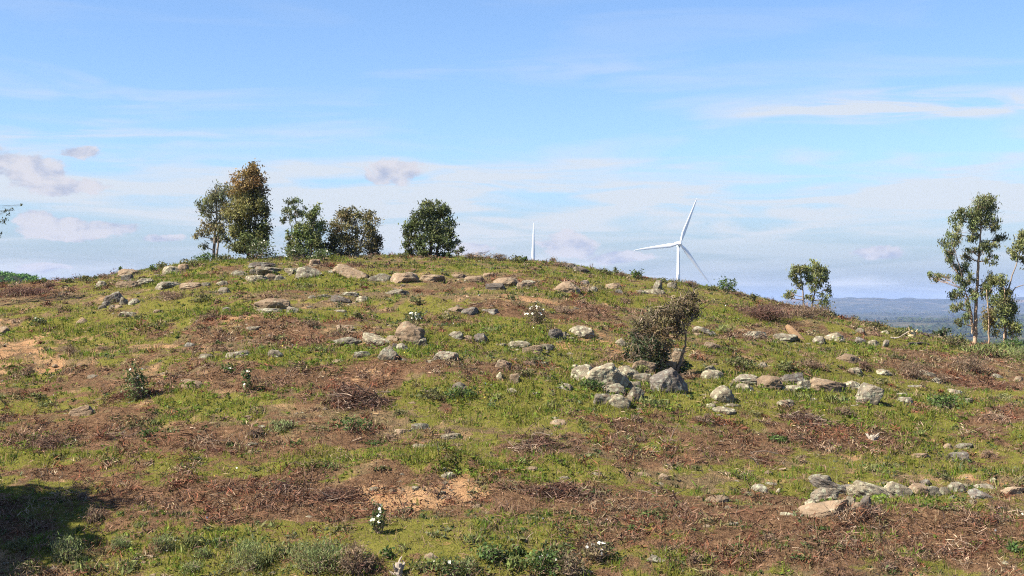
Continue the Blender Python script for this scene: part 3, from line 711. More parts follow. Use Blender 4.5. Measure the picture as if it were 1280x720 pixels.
def tree(name, label, cat, stems, blobs, cols, dens=1.0, L=.15, W=.045, droop=.6, bark=BARK_GREY, rad=.07, Y=None, base=None, seed=1, limbs=True, group=None, deep=.9, twiggy=0, limb_r=.026):
    """stems: lists of (px,row) from the ground up; blobs: (px,row,rx,ry[,colour index]) of the foliage; each becomes a clump with its own depth"""
    rg = np.random.default_rng(seed)
    b = ground_at(*stems[0][0]) if base is None else np.asarray(base, float)
    if Y is not None: b = at_depth(stems[0][0][0], stems[0][0][1], Y)
    D = b[1]; root = thing(name, tuple(b), label, cat, group)
    T = Geo(); paths = []
    for si, st in enumerate(stems):
        p = [at_depth(px, row, D + rg.normal(0, .06) * k) for k, (px, row) in enumerate(st)]
        if si == 0: p[0] = b.copy()
        p[0] = p[0] - np.array([0, 0, .25])
        p = np.array(p); t = np.linspace(0, len(p) - 1, max(8, 5 * len(p)))
        q = np.stack([np.interp(t, np.arange(len(p)), p[:, i]) for i in range(3)], -1)
        ks = np.array([.25, .5, .25])
        for _ in range(2): q[1:-1] = ks[0] * q[:-2] + ks[1] * q[1:-1] + ks[2] * q[2:]
        q[1:-1] += rg.normal(0, .012, q[1:-1].shape)
        r0 = rad * (1 if si == 0 else .72); rr = r0 * (1 - .8 * np.linspace(0, 1, len(q))) + .006; rr[0] *= 1.5; rr[1] *= 1.15
        T.tube(q, rr, np.array(bark) * rg.uniform(.85, 1.15), 8); paths.append((q, rr))
    G = Geo()
    for bl in blobs:
        px, row, rx, ry = bl[:4]; ci = bl[4] if len(bl) > 4 else 0
        m = D / FOC; c = at_depth(px, row, D); rX, rZ = rx * m * 1.08, ry * m * (1.2 if ry < 12 else 1.05); rY = (rX * .6 + rZ * .4) * deep
        c[1] += rg.normal(0, 1) * rY * .7
        if twiggy:
            k = int(twiggy * rX * rZ * 600); p0 = c + rg.normal(size=(k, 3)) * [rX, rY, rZ] * .45; d = rg.normal(size=(k, 3)) * [.5, .5, .6] + [.1, 0, .35]
            T.ribbons(p0, p0 + d * .22, .016, np.array(bark) * rg.uniform(.6, 1.5, (k, 1)), .2, rg)
        if limbs:                                     # a limb from the nearest lower stretch of a stem
            best = None
            for q, rr in paths:
                dd = np.linalg.norm((q - c) * [1, 1, .55], axis=1) + np.where(q[:, 2] > c[2] - rZ * .2, 9, 0) * .3
                i = int(np.argmin(dd))
                if best is None or dd[i] < best[0]: best = (dd[i], q[i], rr[i])
            a, r0 = best[1], min(best[2] * .6, limb_r); lk = limb_r / .026
            mid = (a + c) / 2 + np.array([0, 0, -.06]) + rg.normal(0, .05, 3)
            t = np.linspace(0, 1, 7)[:, None]; q = (1 - t) ** 2 * a + 2 * t * (1 - t) * mid + t ** 2 * c
            T.tube(q, r0 * (1 - .75 * t[:, 0]) + .003 * min(1, lk), np.array(bark) * rg.uniform(.8, 1.05), 5)
            for _ in range(9):
                e = c + rg.normal(size=3) * [rX, rY, rZ] * .6; tt = rg.uniform(.45, .95); s_ = (1 - tt) ** 2 * a + 2 * tt * (1 - tt) * mid + tt ** 2 * c
                T.tube(np.array([s_, (s_ + e) / 2 + rg.normal(0, .03, 3), e]), np.array([.009, .006, .003]) * min(1, lk * 1.6), np.array(bark) * .8, 4)
        area = math.pi * rX * rZ; n = int(dens * 4.6 * area / (L * W * .5)) + 10
        k = max(4, int(rx * ry / 12)); sub = rg.normal(size=(k, 3)); sub /= np.linalg.norm(sub, axis=1)[:, None]; sub *= rg.uniform(.3, 1.12, (k, 1)) ** .6
        pick = rg.integers(0, k, n)
        sg = .18 + .16 * (8 / (8 + math.sqrt(rx * ry)))
        sg = np.where(rg.uniform(0, 1, (n, 1)) < .16, sg * 1.55, sg); p = sub[pick] + rg.normal(0, 1, (n, 3)) * sg; p[:, 2] -= np.abs(rg.normal(0, .12, n)) * droop
        p = c + p * [rX, rY, rZ]
        cl = np.array(cols[ci]) * 1.28 * rg.uniform(.7, 1.3, (k, 1)) * rg.uniform(.92, 1.08, (k, 3))
        G.leaves(p, L, W, cl[pick], droop, .25, rg)
    link('trunk', T.mesh('trunk', M_BARK, b, True), root); link('crown', G.mesh('crown', M_LEAF, b), root)
    return root


GG = (.115, .122, .058); TANG = (.155, .140, .068); RUST = (.195, .105, .040); OLIV = (.135, .130, .042); DKG = (.082, .098, .038); MDG = (.105, .128, .045); REDB = (.125, .110, .050); EUC = (.125, .14, .055)
tree('eucalyptus_tree', 'thin grey-green tree with see-through crown left of the rusty one', 'tree', [[(266, 324), (268, 300), (271, 268), (270, 236)], [(270, 324), (273, 295), (276, 262)]],
     [(275, 240, 14, 13), (262, 246, 11, 10), (254, 262, 8, 8), (270, 263, 14, 12), (282, 252, 8, 11), (258, 280, 10, 8, 1), (270, 284, 12, 9, 1), (250, 293, 6, 5, 1), (262, 298, 9, 6), (279, 294, 8, 7), (255, 306, 5, 4), (284, 274, 6, 8)],
     [GG, TANG], .62, .15, .045, .8, BARK_GREY, .07, seed=11)
tree('rusty_tree', 'tall column-shaped tree with rusty orange top on the crest', 'tree', [[(311, 324), (312, 290), (311, 250), (310, 212)], [(316, 324), (318, 290), (322, 262)]],
     [(310, 214, 10, 9, 0), (312, 224, 16, 11, 0), (305, 236, 17, 11, 0), (320, 238, 13, 11, 0), (301, 250, 12, 11, 1), (316, 252, 18, 12, 1), (327, 256, 8, 11, 1), (303, 265, 18, 12, 1), (321, 268, 12, 9, 1), (299, 278, 10, 11, 2), (312, 284, 19, 11, 2), (326, 288, 10, 10, 2),
      (301, 294, 10, 9, 2), (311, 303, 18, 9, 3), (332, 264, 4, 6, 1), (331, 298, 5, 7, 3), (322, 310, 12, 7, 3), (302, 308, 10, 7, 3)], [(.158, .110, .044), (.132, .124, .044), (.120, .122, .042), (.095, .105, .040)], 1.3, .14, .05, .5, BARK_DARK, .09, seed=12)
tree('slender_tree', 'slender bare-stemmed tree with small open crown between green trees', 'tree', [[(371, 324), (371, 290), (368, 262)], [(366, 300), (364, 282), (360, 268)]],
     [(370, 257, 9, 6), (361, 263, 7, 5), (379, 264, 5, 5), (355, 274, 4, 5), (364, 271, 5, 4), (373, 266, 6, 4)], [(.09, .105, .05)], .75, .13, .045, .7, BARK_PALE, .035, seed=13)
tree('bushy_tree', 'bushy mid-green tree on the crest, second green one from the rusty tree', 'tree', [[(388, 324), (389, 300), (393, 275)], [(380, 324), (377, 305), (372, 295)]],
     [(396, 269, 10, 8), (390, 281, 12, 10), (400, 284, 7, 9), (378, 289, 10, 8), (385, 299, 14, 9), (397, 302, 9, 9), (371, 301, 9, 8), (365, 311, 8, 7), (360, 294, 5, 5), (380, 313, 14, 8), (399, 311, 8, 8)], [MDG], 1.0, .12, .05, .4, BARK_GREY, .06, seed=14)
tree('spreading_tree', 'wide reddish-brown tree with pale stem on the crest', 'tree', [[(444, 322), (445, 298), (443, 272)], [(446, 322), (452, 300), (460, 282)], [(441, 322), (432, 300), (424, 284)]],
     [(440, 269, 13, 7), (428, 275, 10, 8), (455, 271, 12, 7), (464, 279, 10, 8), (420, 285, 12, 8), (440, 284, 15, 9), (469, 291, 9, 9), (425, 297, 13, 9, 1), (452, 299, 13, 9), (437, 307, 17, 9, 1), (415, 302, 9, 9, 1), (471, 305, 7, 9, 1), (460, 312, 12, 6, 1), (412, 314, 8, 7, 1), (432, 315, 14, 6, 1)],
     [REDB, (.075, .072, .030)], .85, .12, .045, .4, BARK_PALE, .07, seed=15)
tree('round_tree', 'round dark green tree standing alone on the crest', 'tree', [[(538, 323), (539, 300), (538, 265)], [(535, 323), (526, 300), (520, 280)], [(542, 323), (550, 300), (556, 278)]],
     [(535, 257, 10, 6), (545, 259, 10, 6), (525, 267, 10, 8), (552, 268, 9, 9), (538, 268, 15, 10), (511, 284, 9, 9), (527, 283, 14, 10), (549, 284, 15, 11), (565, 285, 8, 10), (510, 298, 8, 8), (567, 298, 7, 8), (523, 301, 14, 9), (543, 302, 15, 9), (558, 306, 10, 9), (518, 312, 9, 6), (534, 314, 13, 6), (551, 315, 8, 5)],
     [DKG], 1.0, .13, .05, .45, BARK_DARK, .09, seed=16)
tree('sapling', 'tiny dark sapling leaning beside the round dark tree', 'sapling', [[(571, 324), (573, 314)]], [(573, 313, 4, 5), (562, 318, 4, 3)], [DKG], 1.1, .09, .04, .4, BARK_DARK, .02, seed=17)
tree('umbrella_tree', 'left one of two thin trees with umbrella crowns on the right slope', 'tree', [[(1004, 388), (1004, 366), (1000, 340)]],
     [(998, 337, 8, 6), (1004, 332, 5, 4), (993, 345, 6, 6), (1007, 345, 6, 6), (990, 367, 8, 4), (984, 370, 4, 4), (998, 358, 4, 3), (1000, 350, 7, 5), (994, 336, 6, 5), (1009, 338, 5, 5)], [EUC], .68, .13, .04, .8, BARK_GREY, .035, seed=18, group='thin trees on the right slope')
tree('umbrella_tree', 'right one of two thin umbrella trees, slanting stem and lower leaf tufts', 'tree', [[(1012, 388), (1018, 366), (1022, 338)]],
     [(1022, 331, 8, 5), (1020, 341, 11, 7), (1030, 345, 6, 6), (1014, 350, 5, 5), (1034, 362, 4, 5), (1018, 361, 5, 4), (1012, 371, 5, 4), (1026, 352, 6, 5), (1015, 338, 7, 6), (1028, 337, 7, 5), (1022, 352, 7, 5), (1028, 374, 8, 5)], [EUC], .7, .13, .04, .8, BARK_GREY, .035, seed=19, group='thin trees on the right slope')
tree('eucalyptus_tree', 'tallest eucalyptus with bare brown trunk and hanging leaf clumps', 'tree', [[(1219, 432), (1220, 392), (1222, 340), (1225, 300), (1227, 268)], [(1217, 408), (1213, 385), (1206, 362)]],
     [(1232, 252, 13, 8), (1222, 257, 11, 8), (1240, 264, 9, 9), (1228, 273, 15, 10), (1240, 282, 9, 9), (1217, 279, 8, 8), (1204, 265, 9, 7), (1199, 276, 8, 8), (1187, 300, 10, 8), (1193, 291, 8, 6), (1185, 312, 6, 6), (1254, 298, 7, 6), (1240, 305, 10, 4), (1237, 324, 7, 6), (1215, 313, 8, 3),
      (1205, 334, 10, 6), (1200, 348, 8, 7), (1181, 344, 7, 4), (1172, 347, 5, 4), (1165, 345, 4, 4), (1198, 368, 8, 8), (1207, 360, 7, 5), (1195, 384, 6, 6), (1205, 379, 5, 6), (1198, 403, 4, 5), (1233, 350, 7, 9, 1), (1230, 362, 6, 7, 1), (1213, 292, 8, 7), (1209, 318, 8, 6), (1228, 312, 8, 6), (1213, 348, 6, 6), (1190, 320, 6, 6), (1208, 392, 6, 8), (1215, 365, 6, 8)], [(.112, .128, .054), (.075, .085, .038)], 0.80, .13, .036, 1.1, BARK_TAN, .075, seed=20)
tree('young_eucalyptus', 'bushy young eucalyptus with several stems beside the tallest one', 'tree', [[(1254, 436), (1257, 400), (1256, 362)], [(1236, 436), (1236, 396), (1233, 362)], [(1264, 436), (1266, 405)]],
     [(1250, 350, 11, 7), (1241, 360, 9, 7), (1258, 361, 8, 8), (1263, 377, 11, 9), (1248, 380, 11, 9), (1239, 394, 9, 11, 1), (1255, 395, 11, 9), (1268, 392, 8, 11), (1260, 408, 11, 8), (1240, 410, 7, 8, 1), (1267, 410, 6, 9)], [(.125, .14, .052), (.14, .12, .05)], .95, .12, .036, .9, BARK_TAN, .04, seed=21)
tree('leaning_eucalyptus', 'thin tree with leaning stem cut off by the right edge', 'tree', [[(1256, 436), (1258, 372), (1269, 335), (1280, 300)], [(1260, 368), (1268, 360), (1284, 355)]],
     [(1272, 311, 9, 9), (1284, 304, 12, 12), (1267, 321, 5, 4), (1292, 318, 12, 12), (1282, 296, 8, 6), (1292, 352, 10, 6), (1278, 326, 6, 4)], [(.13, .14, .058)], .9, .13, .045, .8, BARK_GREY, .035, seed=22)
tree('edge_tree', 'tree outside the left edge reaching a few sparse twigs into view', 'tree', [[(-62, 440), (-58, 350), (-48, 270), (-40, 215)]],
     [(7, 266, 5, 3), (3, 276, 5, 4), (14, 262, 3, 1.5), (25, 256, 2, 1), (0, 293, 3, 3), (-20, 268, 18, 12), (-50, 250, 30, 18), (-75, 270, 22, 20), (-45, 215, 24, 16), (-72, 230, 20, 16)], [(.085, .09, .04)], .16, .09, .035, .5, BARK_GREY, .09, Y=44, seed=23, limb_r=.003)
sb = np.array([-13.3, 18.3]); sbz = float(ground_z(sb[:1], sb[1:])[0])
m_ = FOC / sb[1]
def shp(dx, h): return (640 + m_ * (sb[0] + dx), HOR - m_ * (sbz + h))
tree('shade_tree', 'tree outside the left edge whose shadow falls across the lower left grass', 'tree', [[shp(0, 0), shp(.1, 2), shp(0, 4.2), shp(.2, 6.2)]],
     [(*shp(a, h), m_ * r, m_ * r * .8) for a, h, r in ((0, 6.2, 1.1), (-1, 5.4, 1.1), (1.1, 5.3, 1.1), (.3, 4.8, 1.3), (-1.3, 4.3, 1.0), (1.7, 4.2, .9), (.8, 3.8, 1.0), (-.4, 3.6, 1.0), (2.2, 5.0, .6), (2.0, 3.3, .6), (-.5, 7.0, .8), (.9, 6.6, .8))], [DKG], 2.0, .18, .08, .5, BARK_GREY, .14, base=(sb[0], sb[1], sbz), seed=24, deep=1.15)
sb = np.array([-12.7, 16.9]); sbz = float(ground_z(sb[:1], sb[1:])[0]); m_ = FOC / sb[1]
tree('shade_tree', 'second tree outside the left edge, nearer the camera, shading the lower left corner', 'tree', [[shp(0, 0), shp(-.1, 2), shp(.1, 4.2), shp(0, 6)]],
     [(*shp(a, h), m_ * r, m_ * r * .8) for a, h, r in ((0, 6.0, 1.0), (-.9, 5.2, 1.0), (1.0, 5.4, .9), (.2, 4.6, 1.2), (-1.2, 4.2, .9), (1.4, 4.4, .9), (.5, 3.7, .9), (-.4, 3.5, .9), (1.9, 5.2, .6))], [DKG], 1.8, .18, .08, .5, BARK_GREY, .12, base=(sb[0], sb[1], sbz), seed=29, deep=1.1)
# the half-dead shrub in the middle of the slope
tree('withered_shrub', 'half-dead shrub with dry brown crown, dark green skirt and leaning trunk', 'shrub', [[(841, 467), (853, 445), (858, 424), (852, 402)], [(815, 462), (812, 435), (818, 405)], [(808, 462), (800, 440), (797, 415)], [(822, 462), (830, 430), (842, 395), (858, 378)], [(826, 462), (826, 440), (812, 420)]],
     [(799, 430, 13, 15, 1), (791, 442, 9, 11, 1), (812, 448, 13, 9, 1), (829, 447, 9, 9, 1), (804, 406, 13, 9), (820, 396, 14, 9), (840, 386, 14, 10), (857, 380, 13, 10), (866, 372, 8, 7), (847, 400, 13, 7), (834, 413, 12, 7, 2), (815, 417, 13, 9, 2), (869, 390, 7, 7), (796, 418, 9, 7, 1), (852, 456, 6, 6, 1), (812, 432, 13, 11, 1), (828, 430, 12, 11), (822, 452, 14, 8, 1), (798, 452, 12, 9, 1), (856, 392, 12, 9), (812, 408, 16, 9), (846, 412, 12, 9), (832, 398, 16, 9)],
     [(.115, .094, .056), (.046, .060, .030), (.130, .092, .052)], .50, .085, .026, .3, (.17, .13, .10), .03, seed=25, twiggy=1.15, limb_r=.014)
for i, (px, row, w, h) in enumerate([(1180, 425, 9, 12), (1170, 424, 6, 8), (1133, 419, 10, 9)]):
    tree('small_tree', ['small dark tree behind the crest left of the tallest eucalyptus', 'lower dark sapling at the left side of a small crest tree', 'dim grey-green sapling behind the pale cut stump'][i], 'sapling', [[(px, row), (px, row - h)]],
         [(px, row - h * .5, w * .6, h * .35), (px + w * .2, row - h, w * .45, h * .3), (px - w * .35, row - h * .75, w * .4, h * .3)], [(.05, .065, .035)], .8, .12, .05, .4, BARK_GREY, .03, base=at_depth(px, row + 4, 57), seed=60 + i)

# ------------------------------------------------------------------ shrubs
SHRUB_COL = {'cistus': (.062, .082, .030), 'green': (.055, .086, .026), 'olive': (.085, .088, .036), 'grey': (.130, .152, .062), 'dry': (.15, .105, .070), 'light': (.115, .130, .045), 'bare': (.15, .12, .095), 'withered': (.105, .088, .050), 'purple': (.105, .062, .048)}
SHRUB_WORD = {'cistus': 'dark green rockrose bush with white flowers', 'green': 'low dark green leafy bush', 'olive': 'dull olive bush', 'grey': 'soft grey-green wispy bush', 'dry': 'dry brown twiggy bush', 'light': 'fresh light green herb clump', 'bare': 'bare leafless twig bush', 'withered': 'thin brownish rockrose with white flowers', 'purple': 'purplish brown dead bush'}
SN = 0


def shrub(px, row, w, h, kind, flowers=0, label=None, name=None):
    global SN
    SN += 1; rg = np.random.default_rng(500 + SN)
    w, h = (w * 1.2, h * .72) if kind in ('green', 'olive', 'light') and row > 400 else (w * 1.1, h * .78) if kind == 'grey' else (w, h)
    b = ground_at(px, row); m = b[1] / FOC; W, H = w * m, h * m; col = np.array(SHRUB_COL[kind]) * 1.3
    if row > 420: ROCK_AT.append((b[0], b[1], W * .8, W * .7))
    o = thing(name or {'grey': 'wispy_bush', 'dry': 'dry_bush', 'bare': 'bare_bush', 'light': 'herb_clump', 'cistus': 'rockrose_bush', 'withered': 'rockrose_bush', 'purple': 'dead_bush'}.get(kind, 'green_bush'), tuple(b), label or where_label(SHRUB_WORD[kind], px, row - h / 2), 'bush', 'bushes on the hillside')
    k = max(5, int(w * h / 40)); k = min(k, 30)
    th = rg.uniform(0, 2 * np.pi, k); rr = np.sqrt(rg.uniform(0, 1, k)); zz = rg.uniform(.25, .95, k)
    prof = np.sqrt(np.clip(1.05 - zz ** 2, .05, 1))
    sub = np.stack([np.cos(th) * rr * W * .42 * prof, np.sin(th) * rr * W * .42 * prof, zz * H * .92], -1)
    T = Geo(); nst = max(6, k)
    e = sub[rg.integers(0, k, nst)] + rg.normal(0, .04, (nst, 3)); s = rg.normal(0, 1, (nst, 3)) * [W * .06, W * .06, 0] - [0, 0, .05]
    tw = (.20, .15, .115) if kind != 'purple' else (.12, .07, .055)
    wd = max(.008, .5 * m)
    T.ribbons(s, e, wd * 1.4, tw, .12, rg)
    n2 = nst * (9 if kind in ('bare', 'dry', 'purple', 'withered') else 3)
    c0 = sub[rg.integers(0, k, n2)] * rg.uniform(.3, 1, (n2, 1)); e2 = c0 + rg.normal(0, 1, (n2, 3)) * [W * .14, W * .14, H * .14] + [0, 0, H * .07]
    T.ribbons(c0, e2, wd, tw, .15, rg)
    link('stems', T.mesh('stems', M_TWIG), o)
    if kind != 'bare':
        fine = kind in ('grey', 'dry', 'purple', 'light')
        L = {'grey': .075, 'dry': .09, 'purple': .10, 'light': .13, 'withered': .06}.get(kind, .075) * (.6 + b[1] / 70); Wd = L * (.13 if kind in ('grey', 'dry', 'purple') else .22 if kind == 'light' else .40)
        n = int({'dry': .6, 'withered': .45, 'purple': 1.0, 'grey': .62, 'cistus': .6, 'green': .75, 'olive': .65, 'light': .7}.get(kind, 1.0) * 3.0 * W * H / (L * Wd * .5)); n = min(n, 7000)
        pk = rg.integers(0, k, n); p = sub[pk] + rg.normal(0, 1, (n, 3)) * [W * .13, W * .13, H * .14]
        p[:, 2] = np.maximum(p[:, 2], .01)
        cc = col * rg.uniform(.7, 1.3, (k, 1)) * rg.uniform(.92, 1.08, (k, 3))
        G = Geo()
        if fine: G.leaves(p, L, Wd, cc[pk], -.9 if kind in ('grey', 'light') else -.2, .25, rg)
        else: G.leaves(p, L, Wd, cc[pk], -.15, .25, rg)
        link('foliage', G.mesh('foliage', M_LEAF), o)
    if flowers:
        F = Geo()
        for _ in range(int(flowers * 1.3)):
            c = sub[rg.integers(0, k)]; d = rg.normal(size=3) * [1, .6, .6] + [-.3, -.9, .55]; d /= np.linalg.norm(d)
            c = c + d * [W * .12, W * .12, H * .12] + [0, -W * .04, H * .05]; r = rg.uniform(.019, .031) * (.75 + b[1] / 130)
            a = np.cross(d, [0, 0, 1]); a /= np.linalg.norm(a); q = np.cross(d, a)
            for j in range(5):
                t0 = j * 2 * np.pi / 5; pe = [c + d * .004]
                for tt, f in ((-.5, .85), (0, 1.05), (.5, .85)): pe.append(c + (np.cos(t0 + tt) * a + np.sin(t0 + tt) * q) * r * f + d * .008)
                F.add(pe, [[0, 1, 2, 3]], (.82, .81, .76))
            ye = [c + d * .014 + (np.cos(t_) * a + np.sin(t_) * q) * r * .24 for t_ in (0, 1.57, 3.14, 4.71)]
            F.add(ye, [[0, 1, 2, 3]], (.70, .48, .06))
        link('blossom', F.mesh('blossom', M_PETAL), o)
    return o


SHRUBS = [(326, 326, 46, 26, 'cistus', 26, 'large rockrose full of white flowers at the foot of the rusty tree'), (370, 327, 38, 18, 'cistus', 12), (403, 326, 34, 15, 'cistus', 9), (517, 405, 30, 18, 'cistus', 16, 'dark rockrose with white flowers behind the steep ochre boulder'), (672, 406, 36, 25, 'withered', 18),
          (172, 501, 30, 46, 'cistus', 9, 'tall thin rockrose with white flowers in the brown brush at left'), (308, 490, 18, 28, 'cistus', 4), (473, 669, 22, 38, 'cistus', 8, 'slim rockrose bush topped with white flowers in the lower turf'), (745, 702, 54, 26, 'withered', 9), (562, 722, 60, 24, 'cistus', 4, 'low rockrose bush with three white flowers at the bottom edge'), (50, 408, 22, 13, 'cistus', 4),
          (282, 468, 22, 16, 'green', 1), (462, 704, 16, 18, 'green'), (485, 698, 18, 20, 'green'), (612, 699, 38, 28, 'green'), (645, 695, 20, 18, 'green'), (680, 720, 58, 44, 'green', 2, 'largest dark green leafy bush at the bottom edge'), (712, 722, 44, 34, 'withered', 2), (398, 719, 72, 54, 'grey', 0, 'big rounded grey-green bush at the bottom'), (446, 722, 50, 42, 'dry'),
          (312, 716, 54, 50, 'grey'), (205, 692, 32, 30, 'grey'), (152, 692, 30, 30, 'grey'), (85, 702, 40, 40, 'grey', 0, 'grey-green bush standing inside the tree shadow'), (352, 538, 36, 18, 'grey'), (440, 538, 40, 22, 'green'), (1187, 513, 46, 26, 'green', 0, 'round green cushion bush on the right slope'), (815, 652, 32, 18, 'green'), (1025, 668, 22, 15, 'green'),
          (574, 500, 44, 24, 'green'), (540, 500, 34, 24, 'olive'), (738, 488, 34, 16, 'green'), (814, 511, 42, 20, 'light'), (652, 473, 30, 16, 'olive'), (853, 466, 18, 15, 'green'), (926, 463, 40, 22, 'olive'), (986, 467, 26, 24, 'olive'), (1015, 461, 40, 16, 'dry'), (976, 555, 22, 16, 'green'),
          (200, 337, 18, 9, 'olive'), (191, 340, 12, 9, 'green'), (236, 334, 24, 11, 'olive'), (258, 329, 34, 14, 'green'), (283, 328, 26, 10, 'olive'), (150, 342, 9, 9, 'green'), (600, 326, 40, 14, 'bare'), (655, 329, 12, 9, 'green'), (740, 337, 10, 12, 'bare'), (797, 350, 20, 13, 'green'), (909, 367, 26, 19, 'green', 0, 'dark bush on the skyline right of the turbine'), (940, 377, 14, 12, 'olive'),
          (1030, 398, 32, 22, 'olive'), (958, 401, 76, 18, 'purple', 0, 'long purplish mound of dead bush under the skyline'), (1010, 398, 60, 16, 'dry'), (1094, 412, 28, 14, 'olive'), (1122, 421, 30, 12, 'olive'), (1240, 447, 60, 24, 'light', 0, 'yellow-green leafy bush at the foot of the tallest eucalyptus'), (1192, 434, 34, 22, 'olive'), (1264, 440, 32, 26, 'green'), (1215, 440, 30, 14, 'olive'), (1276, 452, 34, 22, 'grey'),
          (1140, 474, 50, 22, 'dry'), (1212, 465, 44, 20, 'dry'), (215, 376, 44, 12, 'dry'), (90, 445, 26, 12, 'dry'), (35, 472, 20, 14, 'dry'), (650, 470, 24, 14, 'dry'), (740, 470, 46, 16, 'dry'), (668, 455, 30, 12, 'olive'), (560, 545, 20, 10, 'dry'), (470, 560, 28, 14, 'green'), (370, 560, 22, 12, 'green'), (285, 560, 18, 12, 'green'), (186, 548, 20, 14, 'green'), (246, 578, 18, 10, 'green'),
          (45, 500, 22, 12, 'olive'), (60, 510, 24, 12, 'light'), (240, 690, 34, 30, 'light'), (275, 686, 22, 20, 'green'), (350, 700, 30, 30, 'light'), (120, 655, 30, 20, 'dry'), (20, 690, 30, 24, 'olive'), (1080, 505, 20, 14, 'green'), (1000, 500, 26, 12, 'light'), (1040, 505, 30, 14, 'light'), (530, 715, 30, 22, 'light'), (585, 712, 24, 20, 'grey'), (640, 712, 26, 22, 'light'),
          (1000, 700, 24, 14, 'green'), (1265, 690, 24, 16, 'green'), (925, 690, 20, 12, 'green'), (755, 690, 20, 16, 'green'), (790, 668, 16, 14, 'green'), (800, 470, 20, 16, 'light'), (1055, 520, 30, 12, 'dry'), (905, 415, 36, 12, 'light'), (640, 352, 26, 8, 'dry'), (700, 392, 40, 10, 'dry'), (770, 340, 10, 8, 'olive'), (690, 330, 16, 8, 'dry'), (540, 326, 14, 6, 'olive'), (460, 325, 20, 8, 'bare'), (35, 371, 70, 12, 'purple', 0, 'reddish brown dead bush at the left end of the skyline'),
          (30, 655, 24, 14, 'olive'), (105, 628, 26, 12, 'dry'), (175, 660, 22, 12, 'grey'), (225, 648, 26, 12, 'olive'), (255, 700, 26, 18, 'grey'), (335, 662, 24, 12, 'light'), (370, 690, 26, 20, 'light'), (425, 668, 20, 12, 'olive'), (505, 690, 22, 12, 'light'), (545, 672, 20, 10, 'olive'), (590, 680, 26, 14, 'light'), (655, 678, 22, 12, 'olive'), (700, 690, 24, 14, 'light'), (830, 690, 24, 12, 'olive'), (870, 705, 28, 14, 'dry'), (960, 680, 24, 12, 'dry'), (1050, 690, 24, 12, 'olive'), (1110, 715, 30, 14, 'dry'), (1170, 640, 22, 10, 'olive'), (1240, 655, 24, 12, 'dry'), (160, 715, 34, 18, 'light'), (240, 718, 34, 20, 'grey'), (30, 716, 40, 20, 'olive'), (110, 716, 36, 18, 'light'), (70, 575, 20, 10, 'olive'), (140, 580, 18, 10, 'light'), (320, 590, 20, 10, 'olive'), (410, 585, 22, 10, 'light'), (480, 590, 20, 10, 'olive'), (560, 575, 18, 10, 'olive'), (655, 580, 20, 10, 'light'), (730, 575, 20, 10, 'olive'), (800, 555, 20, 10, 'dry'), (870, 590, 18, 10, 'olive'), (930, 600, 20, 10, 'olive'), (1000, 580, 20, 10, 'dry'), (1090, 590, 20, 10, 'light'), (1150, 545, 22, 10, 'light'), (1235, 575, 22, 12, 'dry'), (1180, 600, 18, 10, 'olive'), (60, 440, 20, 8, 'olive'), (130, 440, 22, 8, 'dry'), (200, 410, 26, 9, 'olive'), (260, 400, 20, 8, 'dry'), (350, 425, 24, 10, 'olive'), (390, 410, 26, 9, 'dry'), (450, 400, 22, 9, 'olive'), (400, 440, 22, 10, 'light'), (560, 400, 26, 8, 'olive'), (610, 415, 22, 8, 'light'), (700, 372, 26, 8, 'olive'), (780, 380, 26, 8, 'dry'), (640, 375, 22, 7, 'olive'), (520, 380, 26, 8, 'olive'), (380, 362, 30, 8, 'olive'), (250, 378, 30, 10, 'olive'), (180, 400, 24, 8, 'olive'), (910, 440, 22, 10, 'olive'), (1040, 440, 24, 10, 'olive'), (1120, 450, 26, 10, 'olive'), (1080, 460, 20, 10, 'dry'), (960, 440, 24, 9, 'olive'), (1180, 480, 26, 12, 'dry'), (1250, 500, 26, 12, 'olive'), (1100, 480, 20, 10, 'olive'), (880, 530, 30, 12, 'dry'), (940, 520, 26, 10, 'olive'), (790, 530, 30, 10, 'dry'), (690, 510, 20, 10, 'light'), (620, 500, 20, 10, 'light'), (500, 520, 22, 10, 'olive'), (400, 540, 24, 10, 'olive'), (320, 545, 24, 10, 'dry'), (200, 530, 24, 10, 'light'), (150, 525, 20, 10, 'olive'),
          (585, 325, 24, 8, 'dry'), (625, 327, 26, 9, 'dry'), (645, 329, 22, 9, 'olive'), (700, 334, 22, 9, 'dry'), (755, 343, 22, 8, 'olive'), (778, 347, 18, 8, 'dry'), (830, 355, 22, 7, 'olive'), (865, 360, 24, 8, 'dry'), (890, 364, 18, 8, 'olive'), (925, 371, 24, 9, 'dry'), (500, 323, 24, 6, 'olive'), (105, 353, 26, 8, 'olive'), (130, 348, 18, 7, 'dry'), (85, 355, 20, 7, 'olive'), (60, 360, 20, 8, 'dry')]
for s_ in SHRUBS: shrub(*s_)

